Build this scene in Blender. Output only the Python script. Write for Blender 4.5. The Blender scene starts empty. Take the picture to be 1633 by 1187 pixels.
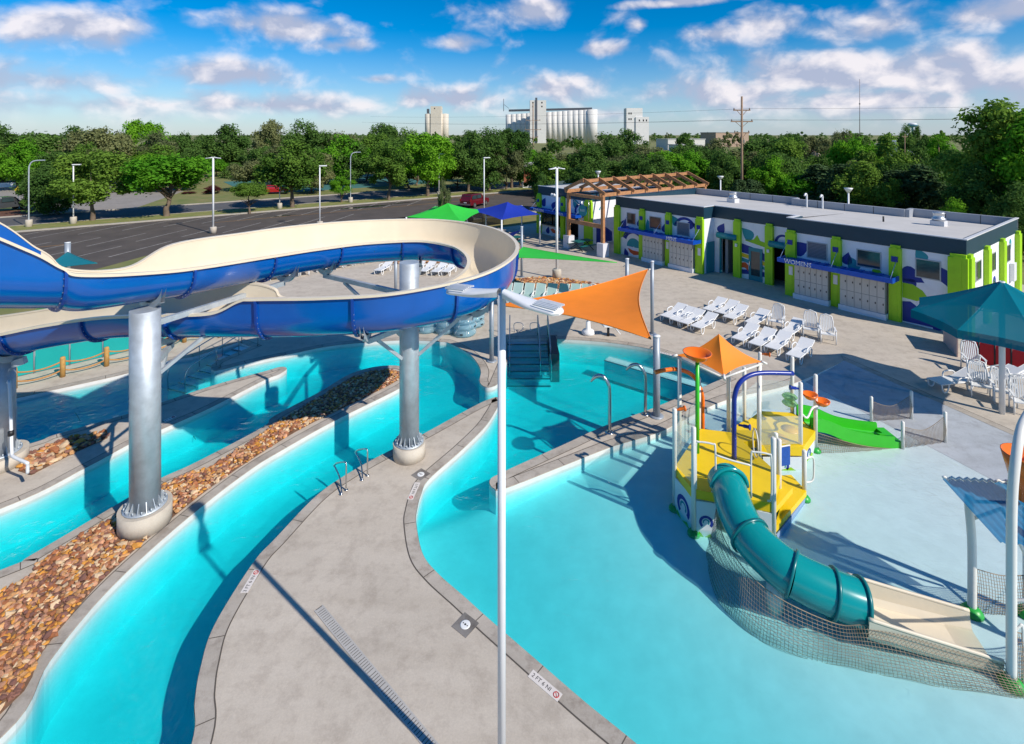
import bpy, bmesh, math, random
from mathutils import Vector, Matrix, noise as mnoise
random.seed(7)
R = math.radians
SC = bpy.context.scene
COL = SC.collection
# ------------------------------------------------------------------ camera
F, HZ, CAMH, CX = 830.0, 215.0, 9.5, 816.5          # focal length (px), horizon row, eye height, centre column
cam = bpy.data.cameras.new('Camera')
cam.sensor_width = 36.0
cam.lens = F / 1633.0 * 36.0
cam.shift_y = -(593.5 - HZ) / 1633.0
cam.clip_end = 20000
camo = bpy.data.objects.new('Camera', cam); COL.objects.link(camo)
camo.location = (0, 0, CAMH); camo.rotation_euler = (R(90), 0, 0)
SC.camera = camo
# ------------------------------------------------------------------ sun and sky
SUN_EL = R(38)
SUN = Vector((.788 * math.cos(SUN_EL), -.616 * math.cos(SUN_EL), math.sin(SUN_EL))).normalized()
sl = bpy.data.lights.new('Sun', 'SUN'); sl.energy = 2.6; sl.angle = R(.5); sl.color = (1.0, .93, .83)
slo = bpy.data.objects.new('Sun', sl); COL.objects.link(slo); slo.location = (30, -20, 40)
slo.rotation_euler = SUN.to_track_quat('Z', 'Y').to_euler()
world = bpy.data.worlds.new('World'); SC.world = world; world.use_nodes = True
def build_world():
    nt = world.node_tree; nt.nodes.clear(); N = nt.nodes.new; L = nt.links.new
    def math_(op, a, b=None, clamp=False):
        n = N('ShaderNodeMath'); n.operation = op; n.use_clamp = clamp
        for i, q in enumerate((a, b)):
            if q is None: continue
            if isinstance(q, (int, float)): n.inputs[i].default_value = q
            else: L(q, n.inputs[i])
        return n.outputs[0]
    def vmath(op, a, b=None):
        n = N('ShaderNodeVectorMath'); n.operation = op
        for i, q in enumerate((a, b)):
            if q is None: continue
            if isinstance(q, (tuple, list)): n.inputs[i].default_value = q
            else: L(q, n.inputs[i])
        return n.outputs['Value'] if op in ('LENGTH', 'DISTANCE', 'DOT_PRODUCT') else n.outputs[0]
    out = N('ShaderNodeOutputWorld'); bg = N('ShaderNodeBackground')
    sky = N('ShaderNodeTexSky'); sky.sky_type = 'NISHITA'; sky.sun_disc = False
    sky.sun_elevation = SUN_EL; sky.sun_rotation = math.atan2(SUN.x, SUN.y)
    sky.altitude = 900; sky.air_density = 1.0; sky.dust_density = .35; sky.ozone_density = 4.5
    hs = N('ShaderNodeHueSaturation'); hs.inputs['Saturation'].default_value = 1.5; hs.inputs['Value'].default_value = .42
    L(sky.outputs[0], hs.inputs['Color'])
    tc = N('ShaderNodeTexCoord'); d = vmath('NORMALIZE', tc.outputs['Generated'])
    ZS = 1.5
    p = vmath('MULTIPLY', d, (1.0, 1.0, ZS))
    def nz(vec, scale, det, rough=.55):
        n = N('ShaderNodeTexNoise'); n.inputs['Scale'].default_value = scale
        n.inputs['Detail'].default_value = det; n.inputs['Roughness'].default_value = rough; L(vec, n.inputs['Vector']); return n.outputs['Fac']
    warp = N('ShaderNodeTexNoise'); warp.inputs['Scale'].default_value = 5; warp.inputs['Detail'].default_value = 3; L(p, warp.inputs['Vector'])
    wv = vmath('MULTIPLY', vmath('SUBTRACT', warp.outputs['Color'], (.5, .5, .5)), (.09, .09, .09))
    pw = vmath('ADD', p, wv)
    # cloud banks where the photograph shows them: (column, row, half width, half height, weight)
    banks = [(55, 38, 150, 38, .30), (450, 45, 140, 34, .33), (540, 72, 90, 22, .25), (90, 130, 150, 34, .24), (370, 118, 140, 30, .27),
             (60, 165, 200, 34, .24), (420, 168, 280, 30, .27), (720, 160, 150, 30, .27), (880, 140, 105, 40, .28), (600, 126, 45, 12, .25),
             (870, 20, 95, 32, .27), (725, 70, 60, 20, .24), (965, 78, 55, 18, .27), (1090, 3, 130, 10, .3), (1125, 55, 65, 26, .28),
             (1215, 40, 60, 34, .22), (1400, 45, 110, 40, .25), (1590, 22, 90, 30, .27), (1360, 115, 230, 48, .36), (1150, 150, 170, 40, .30),
             (1560, 125, 150, 50, .30), (1350, 165, 360, 40, .27), (1000, 185, 200, 20, .2), (1020, 40, 25, 14, .2)]
    bias = None
    for (x, y, hw, hh, wt) in banks:
        c = Vector(((x - CX) / F, 1, (HZ - y) / F)).normalized()
        q = vmath('SUBTRACT', p, (c.x, c.y, c.z * ZS))
        q = vmath('MULTIPLY', q, (F / hw, F / hw * .6, F / hh / ZS))
        b = math_('MULTIPLY', math_('SUBTRACT', 1.0, vmath('LENGTH', q), True), wt * 1.55)
        bias = b if bias is None else math_('MAXIMUM', bias, b)
    def dens(vec):
        return nz(vec, 11.0, 7, .5)
    n1 = dens(pw); up = vmath('ADD', pw, (.010, -.008, .028)); n2 = dens(up)
    m = math_('ADD', n1, bias)
    mr = N('ShaderNodeMapRange'); mr.interpolation_type = 'SMOOTHSTEP'; L(m, mr.inputs[0])
    mr.inputs[1].default_value = .53; mr.inputs[2].default_value = .88
    sep = N('ShaderNodeSeparateXYZ'); L(d, sep.inputs[0])
    hz = N('ShaderNodeMapRange'); L(sep.outputs['Z'], hz.inputs[0]); hz.inputs[1].default_value = -.01; hz.inputs[2].default_value = .05
    mask = math_('MULTIPLY', mr.outputs[0], .92)
    mask = math_('MULTIPLY', mask, hz.outputs[0])
    shade = N('ShaderNodeMapRange'); L(math_('SUBTRACT', n1, n2), shade.inputs[0])
    shade.inputs[1].default_value = -.06; shade.inputs[2].default_value = .10
    cr = N('ShaderNodeMix'); cr.data_type = 'RGBA'; L(shade.outputs[0], cr.inputs['Factor'])
    cr.inputs['A'].default_value = (1.6, 1.75, 2.3, 1); cr.inputs['B'].default_value = (3.35, 3.15, 3.25, 1)
    # thin pale veil low over the horizon, part of the same air all the way round
    veil = N('ShaderNodeMapRange'); L(sep.outputs['Z'], veil.inputs[0]); veil.inputs[1].default_value = .16; veil.inputs[2].default_value = .0
    veil.inputs[3].default_value = 0; veil.inputs[4].default_value = .6
    mv = N('ShaderNodeMix'); mv.data_type = 'RGBA'; L(veil.outputs[0], mv.inputs['Factor']); L(hs.outputs[0], mv.inputs['A'])
    mv.inputs['B'].default_value = (1.3, 1.7, 2.4, 1)
    mx = N('ShaderNodeMix'); mx.data_type = 'RGBA'; L(mask, mx.inputs['Factor']); L(mv.outputs['Result'], mx.inputs['A']); L(cr.outputs['Result'], mx.inputs['B'])
    L(mx.outputs['Result'], bg.inputs[0]); bg.inputs[1].default_value = .15
    L(bg.outputs[0], out.inputs[0])
build_world()
vs = SC.view_settings; vs.view_transform = 'Standard'; vs.look = 'None'; vs.exposure = .95; vs.gamma = 1; vs.use_curve_mapping = False
cy = SC.cycles; cy.use_denoising = True; cy.max_bounces = 8; cy.transparent_max_bounces = 16; cy.diffuse_bounces = 3; cy.glossy_bounces = 3
cy.caustics_reflective = False; cy.caustics_refractive = False; cy.sample_clamp_indirect = 6

# ------------------------------------------------------------------ helpers
def g(x, y, z=0.0):
    """point at height z seen at photograph column x, row y"""
    Y = F * (CAMH - z) / (y - HZ); return Vector(((x - CX) / F * Y, Y, z))
def at(x, y, Y):
    return Vector(((x - CX) / F * Y, Y, CAMH - (y - HZ) * Y / F))
def lerp(a, b, t): return a + (b - a) * t
def crom(pts, n=8, closed=False):
    """Catmull-Rom through points of any dimension"""
    P = [tuple(p) for p in pts]; m = len(P); out = []
    rng = range(m if closed else m - 1)
    for i in rng:
        p0 = P[(i - 1) % m] if (closed or i > 0) else P[0]
        p1 = P[i]; p2 = P[(i + 1) % m]
        p3 = P[(i + 2) % m] if (closed or i + 2 < m) else P[-1]
        for k in range(n):
            t = k / n
            out.append(tuple(.5 * ((2 * b) + (-a + c) * t + (2 * a - 5 * b + 4 * c - d) * t * t + (-a + 3 * b - 3 * c + d) * t ** 3)
                             for a, b, c, d in zip(p0, p1, p2, p3)))
    if not closed: out.append(P[-1])
    return out

MATS = {}
def mat(name, col, rough=.6, metal=0.0, var=.0, scale=3.0, bump=0.0, bscale=None, spec=.5, col2=None, detail=5, emit=None, coat=0.0, contrast=1.0):
    if name in MATS: return MATS[name]
    m = bpy.data.materials.new(name); m.use_nodes = True; MATS[name] = m
    nt = m.node_tree; b = nt.nodes['Principled BSDF']; L = nt.links.new
    b.inputs['Base Color'].default_value = (*col, 1); b.inputs['Roughness'].default_value = rough
    b.inputs['Metallic'].default_value = metal; b.inputs['Specular IOR Level'].default_value = spec
    b.inputs['Coat Weight'].default_value = coat; b.inputs['Coat Roughness'].default_value = .08
    if var or col2 or bump:
        tc = nt.nodes.new('ShaderNodeTexCoord')
        n = nt.nodes.new('ShaderNodeTexNoise'); n.inputs['Scale'].default_value = scale; n.inputs['Detail'].default_value = detail
        n.inputs['Roughness'].default_value = .62
        L(tc.outputs['Object'], n.inputs['Vector'])
        if var or col2:
            cr = nt.nodes.new('ShaderNodeValToRGB'); e = cr.color_ramp.elements
            c2 = col2 or tuple(c * (1 - var) for c in col); c1 = col if col2 else tuple(min(1, c * (1 + var)) for c in col)
            e[0].position = .5 - .2 / contrast; e[1].position = .5 + .2 / contrast
            e[0].color = (*c2, 1); e[1].color = (*c1, 1)
            L(n.outputs['Fac'], cr.inputs[0]); L(cr.outputs[0], b.inputs['Base Color'])
        if bump:
            n2 = nt.nodes.new('ShaderNodeTexNoise'); n2.inputs['Scale'].default_value = bscale or scale * 6; n2.inputs['Detail'].default_value = 4
            L(tc.outputs['Object'], n2.inputs['Vector'])
            bp = nt.nodes.new('ShaderNodeBump'); bp.inputs['Strength'].default_value = bump; bp.inputs['Distance'].default_value = .02
            L(n2.outputs['Fac'], bp.inputs['Height']); L(bp.outputs[0], b.inputs['Normal'])
    return m
def glassy(name, col, alpha=.35, rough=.05, spec=.5):
    """thin see-through sheet: tinted transparency under a clear gloss"""
    if name in MATS: return MATS[name]
    m = bpy.data.materials.new(name); m.use_nodes = True; MATS[name] = m
    nt = m.node_tree; nt.nodes.clear(); N = nt.nodes.new; L = nt.links.new
    o = N('ShaderNodeOutputMaterial'); t = N('ShaderNodeBsdfTransparent'); t.inputs[0].default_value = (*[lerp(1, c, .5) for c in col], 1)
    b = N('ShaderNodeBsdfPrincipled'); b.inputs['Base Color'].default_value = (*col, 1); b.inputs['Roughness'].default_value = rough; b.inputs['Specular IOR Level'].default_value = spec
    x = N('ShaderNodeMixShader'); x.inputs[0].default_value = alpha
    L(t.outputs[0], x.inputs[1]); L(b.outputs[0], x.inputs[2]); L(x.outputs[0], o.inputs[0])
    return m

class MB:
    """collects faces; build() links them as ONE mesh object"""
    def __init__(s): s.v = []; s.f = []; s.m = []; s.s = []; s.cur = 0
    def face(s, ids, smooth=False): s.f.append(tuple(ids)); s.m.append(s.cur); s.s.append(smooth)
    def poly(s, pts): b = len(s.v); s.v += [tuple(p) for p in pts]; s.face(range(b, b + len(pts)))
    def box(s, c, d, rz=0.0, ry=0.0, rx=0.0):
        Mx = Matrix.Rotation(rz, 3, 'Z') @ Matrix.Rotation(ry, 3, 'Y') @ Matrix.Rotation(rx, 3, 'X'); c = Vector(c); b = len(s.v)
        for z in (-.5, .5):
            for y in (-.5, .5):
                for x in (-.5, .5): s.v.append(tuple(c + Mx @ Vector((x * d[0], y * d[1], z * d[2]))))
        for q in ((0, 2, 3, 1), (4, 5, 7, 6), (0, 1, 5, 4), (2, 6, 7, 3), (0, 4, 6, 2), (1, 3, 7, 5)): s.face([b + i for i in q])
        return s
    def b2(s, p, q): return s.box([(a + b) / 2 for a, b in zip(p, q)], [abs(b - a) for a, b in zip(p, q)])
    def beam(s, p, q, w, h):
        p = Vector(p); q = Vector(q); d = (q - p).normalized(); up = Vector((0, 0, 1))
        if abs(d.z) > .98: up = Vector((0, 1, 0))
        x = d.cross(up).normalized(); y = x.cross(d).normalized(); b = len(s.v)
        for e in (p, q):
            for (i, j) in ((-1, -1), (1, -1), (1, 1), (-1, 1)): s.v.append(tuple(e + x * (i * w / 2) + y * (j * h / 2)))
        for q4 in ((0, 1, 2, 3), (7, 6, 5, 4), (0, 4, 5, 1), (1, 5, 6, 2), (2, 6, 7, 3), (3, 7, 4, 0)): s.face([b + i for i in q4])
        return s
    def tube(s, pts, r, n=8, closed=False, caps=True):
        P = [Vector(p) for p in pts]; m = len(P); b = len(s.v); prev = None
        rr = r if isinstance(r, (list, tuple)) else [r] * m
        for i in range(m):
            a = P[i - 1] if (i > 0 or closed) else P[i]; c = P[(i + 1) % m] if (i < m - 1 or closed) else P[i]
            d = (c - a).normalized()
            if prev is None:
                ref = Vector((0, 0, 1)) if abs(d.z) < .9 else Vector((1, 0, 0)); x = d.cross(ref).normalized()
            else:
                x = (prev - d * prev.dot(d)); x = x.normalized() if x.length > 1e-6 else d.orthogonal().normalized()
            prev = x; y = d.cross(x)
            for k in range(n):
                t = 2 * math.pi * k / n; s.v.append(tuple(P[i] + (x * math.cos(t) + y * math.sin(t)) * rr[i]))
        for i in range(m if closed else m - 1):
            j = (i + 1) % m
            for k in range(n): s.face((b + i * n + k, b + i * n + (k + 1) % n, b + j * n + (k + 1) % n, b + j * n + k), True)
        if caps and not closed:
            s.face([b + k for k in reversed(range(n))]); s.face([b + (m - 1) * n + k for k in range(n)])
        return s
    def lathe(s, prof, n=16, c=(0, 0, 0), smooth=True):
        b = len(s.v); m = len(prof)
        for (r, z) in prof:
            for k in range(n):
                t = 2 * math.pi * k / n; s.v.append((c[0] + r * math.cos(t), c[1] + r * math.sin(t), c[2] + z))
        for i in range(m - 1):
            for k in range(n): s.face((b + i * n + k, b + i * n + (k + 1) % n, b + (i + 1) * n + (k + 1) % n, b + (i + 1) * n + k), smooth)
        if prof[0][0] > 1e-4: s.face([b + k for k in reversed(range(n))])
        if prof[-1][0] > 1e-4: s.face([b + (m - 1) * n + k for k in range(n)])
        return s
    def prism(s, poly, z0, z1):
        n = len(poly); ar = sum(poly[i][0] * poly[(i + 1) % n][1] - poly[(i + 1) % n][0] * poly[i][1] for i in range(n))
        if ar < 0: poly = poly[::-1]
        b = len(s.v); s.v += [(p[0], p[1], z0) for p in poly] + [(p[0], p[1], z1) for p in poly]
        s.face([b + i for i in reversed(range(n))]); s.face([b + n + i for i in range(n)])
        for i in range(n): s.face((b + i, b + (i + 1) % n, b + n + (i + 1) % n, b + n + i))
        return s
    def grid(s, nu, nv, fn, smooth=True, thick=0.0):
        b = len(s.v)
        for i in range(nu + 1):
            for j in range(nv + 1): s.v.append(tuple(fn(i / nu, j / nv)))
        for i in range(nu):
            for j in range(nv):
                a = b + i * (nv + 1) + j; s.face((a, a + nv + 1, a + nv + 2, a + 1), smooth)
        return s
    def build(s, name, mats, parent=None, off=None, loc=None, rot=None):
        me = bpy.data.meshes.new(name)
        vv = s.v if off is None else [(a[0] - off[0], a[1] - off[1], a[2] - off[2]) for a in s.v]
        me.from_pydata(vv, [], s.f)
        if not isinstance(mats, (list, tuple)): mats = [mats]
        for m in mats: me.materials.append(m)
        me.polygons.foreach_set('material_index', s.m); me.polygons.foreach_set('use_smooth', s.s); me.update()
        o = bpy.data.objects.new(name, me); COL.objects.link(o)
        if parent: o.parent = parent
        if loc is not None: o.location = loc
        if rot is not None: o.rotation_euler = rot
        return o
def tag(o, label=None, cat=None, group=None, kind=None):
    if label: o['label'] = label
    if cat: o['category'] = cat
    if group: o['group'] = group
    if kind: o['kind'] = kind
    return o
def thing(name, label, cat, loc=(0, 0, 0), rz=0.0, group=None):
    o = bpy.data.objects.new(name, None); COL.objects.link(o); o.empty_display_size = .2
    o.location = loc; o.rotation_euler = (0, 0, rz); return tag(o, label, cat, group)
KIDS = {}
def copy_tree(o, parent=None):
    c = o.copy(); COL.objects.link(c); c.parent = parent
    for ch in list(o.children): copy_tree(ch, c)
    return c
ORD = ['first', 'second', 'third', 'fourth', 'fifth', 'sixth', 'seventh', 'eighth', 'ninth', 'tenth', 'eleventh', 'twelfth']
def text_mesh(name, body, size, material, parent, loc, rot, extrude=.004, align='CENTER'):
    cu = bpy.data.curves.new(name, 'FONT'); cu.body = body; cu.size = size; cu.extrude = extrude; cu.align_x = align; cu.align_y = 'CENTER'; cu.resolution_u = 3
    to = bpy.data.objects.new(name + '_tmp', cu); COL.objects.link(to)
    bpy.context.view_layer.update()
    me = bpy.data.meshes.new_from_object(to.evaluated_get(bpy.context.evaluated_depsgraph_get()))
    bpy.data.objects.remove(to); bpy.data.curves.remove(cu)
    me.materials.clear(); me.materials.append(material); me.name = name
    o = bpy.data.objects.new(name, me); COL.objects.link(o); o.parent = parent; o.location = loc; o.rotation_euler = rot
    return o

# ------------------------------------------------------------------ materials
WHITE = mat('white_plastic', (.78, .78, .77), .4, var=.04, scale=9)
WPAINT = mat('white_paint', (.76, .77, .78), .35, var=.03, scale=4)
STEEL = mat('stainless_steel', (.55, .55, .54), .22, 1.0)
GALV = mat('galvanised_steel', (.50, .545, .58), .5, .45, var=.13, scale=2.6, bump=.05, contrast=1.4)
GREYPOST = mat('grey_painted_steel', (.33, .37, .42), .4, .2, var=.05)
BLACK = mat('black_plastic', (.015, .015, .017), .5)
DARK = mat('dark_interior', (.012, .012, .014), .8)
BLUE = mat('blue_fibreglass', (.0, .10, .42), .2, var=.10, scale=.9, coat=.4)
CREAM = mat('cream_gelcoat', (.76, .66, .50), .3, var=.05, scale=1.2, coat=.2)
LIME = mat('lime_paint', (.36, .66, .008), .5, var=.07, scale=2)
NAVY = mat('navy_panel', (.008, .042, .072), .45, var=.08, scale=1.5)
WALLP = mat('white_block_paint', (.82, .82, .86), .7, var=.05, scale=2.5, bump=.15, bscale=30)
MBLUE = mat('mural_blue', (.008, .030, .26), .6, var=.06); MTEAL = mat('mural_teal', (.02, .28, .33), .6, var=.06)
MORNG = mat('mural_orange', (.75, .10, .015), .6); MYEL = mat('mural_yellow', (.85, .55, .02), .6)
MLIGHT = mat('mural_pale_blue', (.25, .36, .55), .6)
AWN = mat('awning_blue', (.006, .085, .52), .35, .2, var=.08)
TEALM = mat('teal_metal', (.012, .22, .27), .45, var=.05)
WOOD = mat('stained_timber', (.42, .20, .085), .6, var=.28, scale=5, bump=.2)
GLASS = mat('window_glass', (.03, .05, .055), .06, spec=.8, var=.25, scale=1.5)
ORANGE = mat('orange_fabric', (.90, .24, .012), .7, var=.05, scale=1.5)
GREENF = mat('green_fabric', (.03, .55, .04), .7, var=.05, scale=1.5)
BLUEF = mat('blue_fabric', (.006, .03, .36), .7, var=.05, scale=1.5)
TEALF = mat('teal_fabric', (.004, .20, .24), .65, var=.05, scale=1.5)
YELLOW = mat('yellow_plastic', (.84, .57, .008), .4, var=.05, scale=2)
TEALP = mat('teal_fibreglass', (.004, .27, .27), .2, var=.06, scale=2, coat=.4)
GREENP = mat('green_plastic', (.04, .50, .02), .3, var=.05)
ORANGEP = mat('orange_plastic', (.85, .17, .01), .25, var=.05)
BLUEP = mat('blue_plastic', (.008, .03, .27), .3, var=.05)
NET = mat('rope_net', (.34, .26, .18), .9, var=.25, scale=6)
BARK = mat('bark', (.16, .115, .08), .9, var=.3, scale=6, bump=.5)
BRICK = mat('brick_red', (.36, .12, .065), .8, var=.2, scale=10)
CONC = None
def concrete(name, c, stain=.35, fine=1.0):
    if name in MATS: return MATS[name]
    m = bpy.data.materials.new(name); m.use_nodes = True; MATS[name] = m
    nt = m.node_tree; b = nt.nodes['Principled BSDF']; L = nt.links.new; N = nt.nodes.new
    tc = N('ShaderNodeTexCoord'); b.inputs['Roughness'].default_value = .8; b.inputs['Specular IOR Level'].default_value = .3
    def nz(sc, det, vec=None, rough=.6):
        n = N('ShaderNodeTexNoise'); n.inputs['Scale'].default_value = sc; n.inputs['Detail'].default_value = det; n.inputs['Roughness'].default_value = rough
        L(vec or tc.outputs['Object'], n.inputs['Vector']); return n.outputs['Fac']
    mp = N('ShaderNodeMapping'); mp.inputs['Rotation'].default_value = (0, 0, .6); mp.inputs['Scale'].default_value = (.35, 2.2, 1); L(tc.outputs['Object'], mp.inputs[0])
    def ramp(fac, p0, p1, c0, c1):
        r = N('ShaderNodeValToRGB'); e = r.color_ramp.elements; e[0].position = p0; e[1].position = p1; e[0].color = (*c0, 1); e[1].color = (*c1, 1); L(fac, r.inputs[0]); return r.outputs[0]
    def mul(a, bb):
        x = N('ShaderNodeMix'); x.data_type = 'RGBA'; x.blend_type = 'MULTIPLY'; x.inputs['Factor'].default_value = 1; L(a, x.inputs['A']); L(bb, x.inputs['B']); return x.outputs['Result']
    base = ramp(nz(.45, 6), .35, .65, tuple(q * (1 - stain * .45) for q in c), c)
    streak = ramp(nz(1.1, 6, mp.outputs[0]), .3, .62, (1 - stain * .28, 1 - stain * .31, 1 - stain * .35), (1, 1, 1))
    blot = ramp(nz(2.6, 8, rough=.7), .36, .52, (1 - stain * .55, 1 - stain * .6, 1 - stain * .62), (1, 1, 1))
    fin = ramp(nz(38, 3), .3, .7, (1 - .12 * fine,) * 3, (1, 1, 1))
    L(mul(mul(base, streak), mul(blot, fin)), b.inputs['Base Color'])
    bp = N('ShaderNodeBump'); bp.inputs['Strength'].default_value = .25; bp.inputs['Distance'].default_value = .01; L(nz(60, 4), bp.inputs['Height']); L(bp.outputs[0], b.inputs['Normal'])
    return m
CONC = concrete('deck_concrete', (.62, .545, .45), .28)
COPE = concrete('coping_concrete', (.55, .49, .415), .5)
PIER = concrete('pier_concrete', (.64, .57, .47), .25)
JOINT = mat('joint_sealant', (.10, .085, .07), .9)
# ------------------------------------------------------------------ pool outlines (photograph columns/rows on the deck plane)
def px(l): return [tuple(g(x, y)[:2]) for x, y in l]
def runs(*segs):
    """segments of ('c', pts) curves and ('s', pts) straight points, joined"""
    out = []
    for k, pts in segs:
        q = crom(pts, 7) if k == 'c' else pts
        for p in q:
            if not out or (Vector(p) - Vector(out[-1])).length > .02: out.append(tuple(p))
    return out
BEACH_A = g(1346, 575).xy; BEACH_B = g(1633, 702).xy
bd = (BEACH_B - BEACH_A).normalized()
OUT = runs(('s', [tuple(BEACH_A), tuple(BEACH_B), tuple(BEACH_A + bd * 23)]), ('s', [(21.5, .5), (-28, .5), (-28, 11)]),
    ('c', [(-28, 11), (-22, 15.6)] + px([(18, 637), (206, 595), (249, 579), (308.6, 569)])),
    ('s', px([(381, 546), (401, 553), (360, 570)])),
    ('c', px([(345, 577), (337, 584), (340, 590), (352, 590), (400, 578), (466, 564), (537, 550.6), (637, 543), (700, 545), (718, 548), (746, 563), (760.6, 578), (767, 592.5), (765, 607), (769, 614.5), (779, 618), (792, 613.6), (797, 603), (803, 588), (808, 575)])),
    ('s', px([(808, 541), (877, 539), (877, 565), (887, 565), (887, 540.5)])),
    ('c', px([(887, 540.5), (967, 546), (1042.5, 558), (1096, 577), (1155, 603)])),
    ('c', px([(1155, 603), (1045, 650), (968, 678), (900, 709), (820, 745), (797, 756), (784, 763), (781, 771), (788, 779), (805, 779), (900, 742), (974, 713), (1037, 694), (1075, 678), (1124, 652), (1171, 634), (1264, 612), (1346, 575)])))
OUT = OUT[:-1]
PEN = runs(('c', [(-6.5, 1.5), (-5.6, 3.5), (-5.0, 5), (-4.7, 6.6)] + px([(306, 1187), (311, 1120), (320, 1066), (343, 996), (404, 898), (439.5, 859), (505, 791), (558, 754), (616, 722), (674, 693), (755.5, 648.5), (783, 636), (793, 634), (796, 642), (787, 660), (771, 683), (734, 719.5), (684, 764), (671, 788), (664.6, 812), (663, 833), (673, 882), (697, 914), (740, 952), (777.6, 986), (855, 1053), (933, 1120.5), (1015, 1187)]) + [(3.2, 7.0), (4.8, 5.2), (5.8, 3.2), (6, 1.5)]))
ROCK = runs(('c', [(-22, 3), (-17, 6.7), (-13.8, 9.2)] + px([(0, 910), (51, 885), (188, 804), (253, 765), (314, 737), (420, 681), (437, 664), (510.6, 625), (558, 597), (600, 585), (637, 584), (653, 592), (655, 603), (637, 619.5), (531.6, 672), (447, 719.5), (400, 748.5), (325, 805), (236.6, 880), (155, 960), (77.6, 1056), (0, 1177)]) + [(-9.3, 6.2), (-11, 4), (-13, 1.8)]))
ISL = runs(('c', [(-26, 8.0), (-19.5, 12.7)] + px([(22, 715), (90, 693), (206, 660), (252, 644), (347, 613), (420, 593), (447, 585.5), (457, 588), (445, 597), (420, 607), (337, 649.5), (253, 687), (206, 708.6), (139, 744.6), (0, 811.5)]) + [(-16, 10.6), (-22, 6)]))
def area(p): return .5 * sum(p[i][0] * p[(i + 1) % len(p)][1] - p[(i + 1) % len(p)][0] * p[i][1] for i in range(len(p)))
if area(OUT) < 0: OUT = OUT[::-1]
PEN, ROCK, ISL = [p if area(p) > 0 else p[::-1] for p in (PEN, ROCK, ISL)]
def offset(poly, d):
    """shift every vertex to the LEFT of travel by d (poly counter-clockwise: left = inside)"""
    n = len(poly); out = []
    for i in range(n):
        a = Vector(poly[i - 1]); b = Vector(poly[i]); c = Vector(poly[(i + 1) % n])
        e1 = (b - a).normalized(); e2 = (c - b).normalized()
        n1 = Vector((-e1.y, e1.x)); n2 = Vector((-e2.y, e2.x)); m = n1 + n2
        m = m.normalized() if m.length > .2 else n1
        k = d / max(.5, m.dot(n1)); out.append(tuple(b + m * k))
    return out
def filled(name, loops, depth, z, material):
    cu = bpy.data.curves.new(name, 'CURVE'); cu.dimensions = '2D'; cu.fill_mode = 'BOTH'; cu.extrude = depth / 2
    for lp in loops:
        sp = cu.splines.new('POLY'); sp.points.add(len(lp) - 1); sp.use_cyclic_u = True
        for i, p in enumerate(lp): sp.points[i].co = (p[0], p[1], 0, 1)
    to = bpy.data.objects.new(name + '_tmp', cu); COL.objects.link(to); bpy.context.view_layer.update()
    me = bpy.data.meshes.new_from_object(to.evaluated_get(bpy.context.evaluated_depsgraph_get()))
    bpy.data.objects.remove(to); bpy.data.curves.remove(cu)
    me.materials.clear(); me.materials.append(material); me.name = name
    for p in me.polygons: p.use_smooth = False
    o = bpy.data.objects.new(name, me); COL.objects.link(o); o.location = (0, 0, z - depth / 2); return o
def W(u, w, z=0.0): return Vector((21.3 - .595 * u + .804 * w, 24.43 + .804 * u + .595 * w, z))
DECKO = [(-34, -6), (30, -6), (34, 20), tuple(W(-6, 14).xy), tuple(W(36, 14).xy), tuple(W(38, -2).xy), tuple(W(38, -22).xy), tuple(W(28.5, -30).xy), tuple(W(26, -42).xy), (-34, 24)]
deck = tag(filled('pool_deck', [DECKO, OUT, PEN, ROCK, ISL], 1.4, 0.0, CONC), kind='structure')
# painted pool shell: floor follows the depth, walls follow the outlines
POOLP = mat('pool_paint', (.74, .84, .85), .5, var=.06, scale=2.2, detail=9)
RIM = mat('pool_rim_paint', (.74, .73, .69), .5, var=.08, scale=2)
SPA, SPB = g(800, 771).xy, g(1171, 634).xy
sn = Vector((-(SPB - SPA).y, (SPB - SPA).x)).normalized()         # points to the deep side
bn = Vector((bd.y, -bd.x));  bn = bn if bn.x < 0 else -bn          # points from beach into the pool
def floor_z(x, y):
    p = Vector((x, y)); d = (p - BEACH_A).dot(bn)
    for (d0, z0), (d1, z1) in (((-99, 0), (0, 0)), ((0, 0), (3, -.123)), ((3, -.123), (8.5, -.165)), ((8.5, -.165), (12, -.30)), ((12, -.30), (17, -.72)), ((17, -.72), (99, -.75))):
        if d0 <= d <= d1: wade = min(-.006, lerp(z0, z1, (d - d0) / (d1 - d0))); break
    s = (p - SPA).dot(sn)
    if x < SPA.x + .3:                                             # left of the spit tip: river side of the peninsula
        q = (p - SPA).dot(Vector((-.35, .94))); s = max(s, q - 1.2)
        if x < -2.9 - .25 * (y - 12): s = 3
    t = max(0, min(1, s / 1.2)); t = t * t * (3 - 2 * t)
    return lerp(wade, -1.12, t)
mb = MB(); nx, ny = 300, 150
def fpt(a, b):
    x, y = lerp(-28.5, 22.5, a), lerp(.2, 24.6, b); return (x, y, floor_z(x, y) - (.035 if (Vector((x, y)) - BEACH_A).dot(bn) < 2.75 else 0))     # under the beach sheet
mb.grid(nx, ny, fpt)
tag(mb.build('pool_floor', POOLP), kind='structure')
mb = MB(); q0, q1 = BEACH_A + bd * .02, BEACH_A + bd * 22.5; za, zb_ = -.001, -.123 * 2.95 / 3 + .005
mb.poly([(*q0, za), (*(q0 + bn * 2.95), zb_), (*(q1 + bn * 2.95), zb_), (*q1, za)])
if (Vector(mb.v[1]) - Vector(mb.v[0])).cross(Vector(mb.v[2]) - Vector(mb.v[0])).z < 0: mb.f = [tuple(reversed(mb.f[0]))]
tag(mb.build('beach_entry', concrete('beach_concrete', (.52, .55, .58), .3)), kind='structure')
mb = MB()
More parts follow.
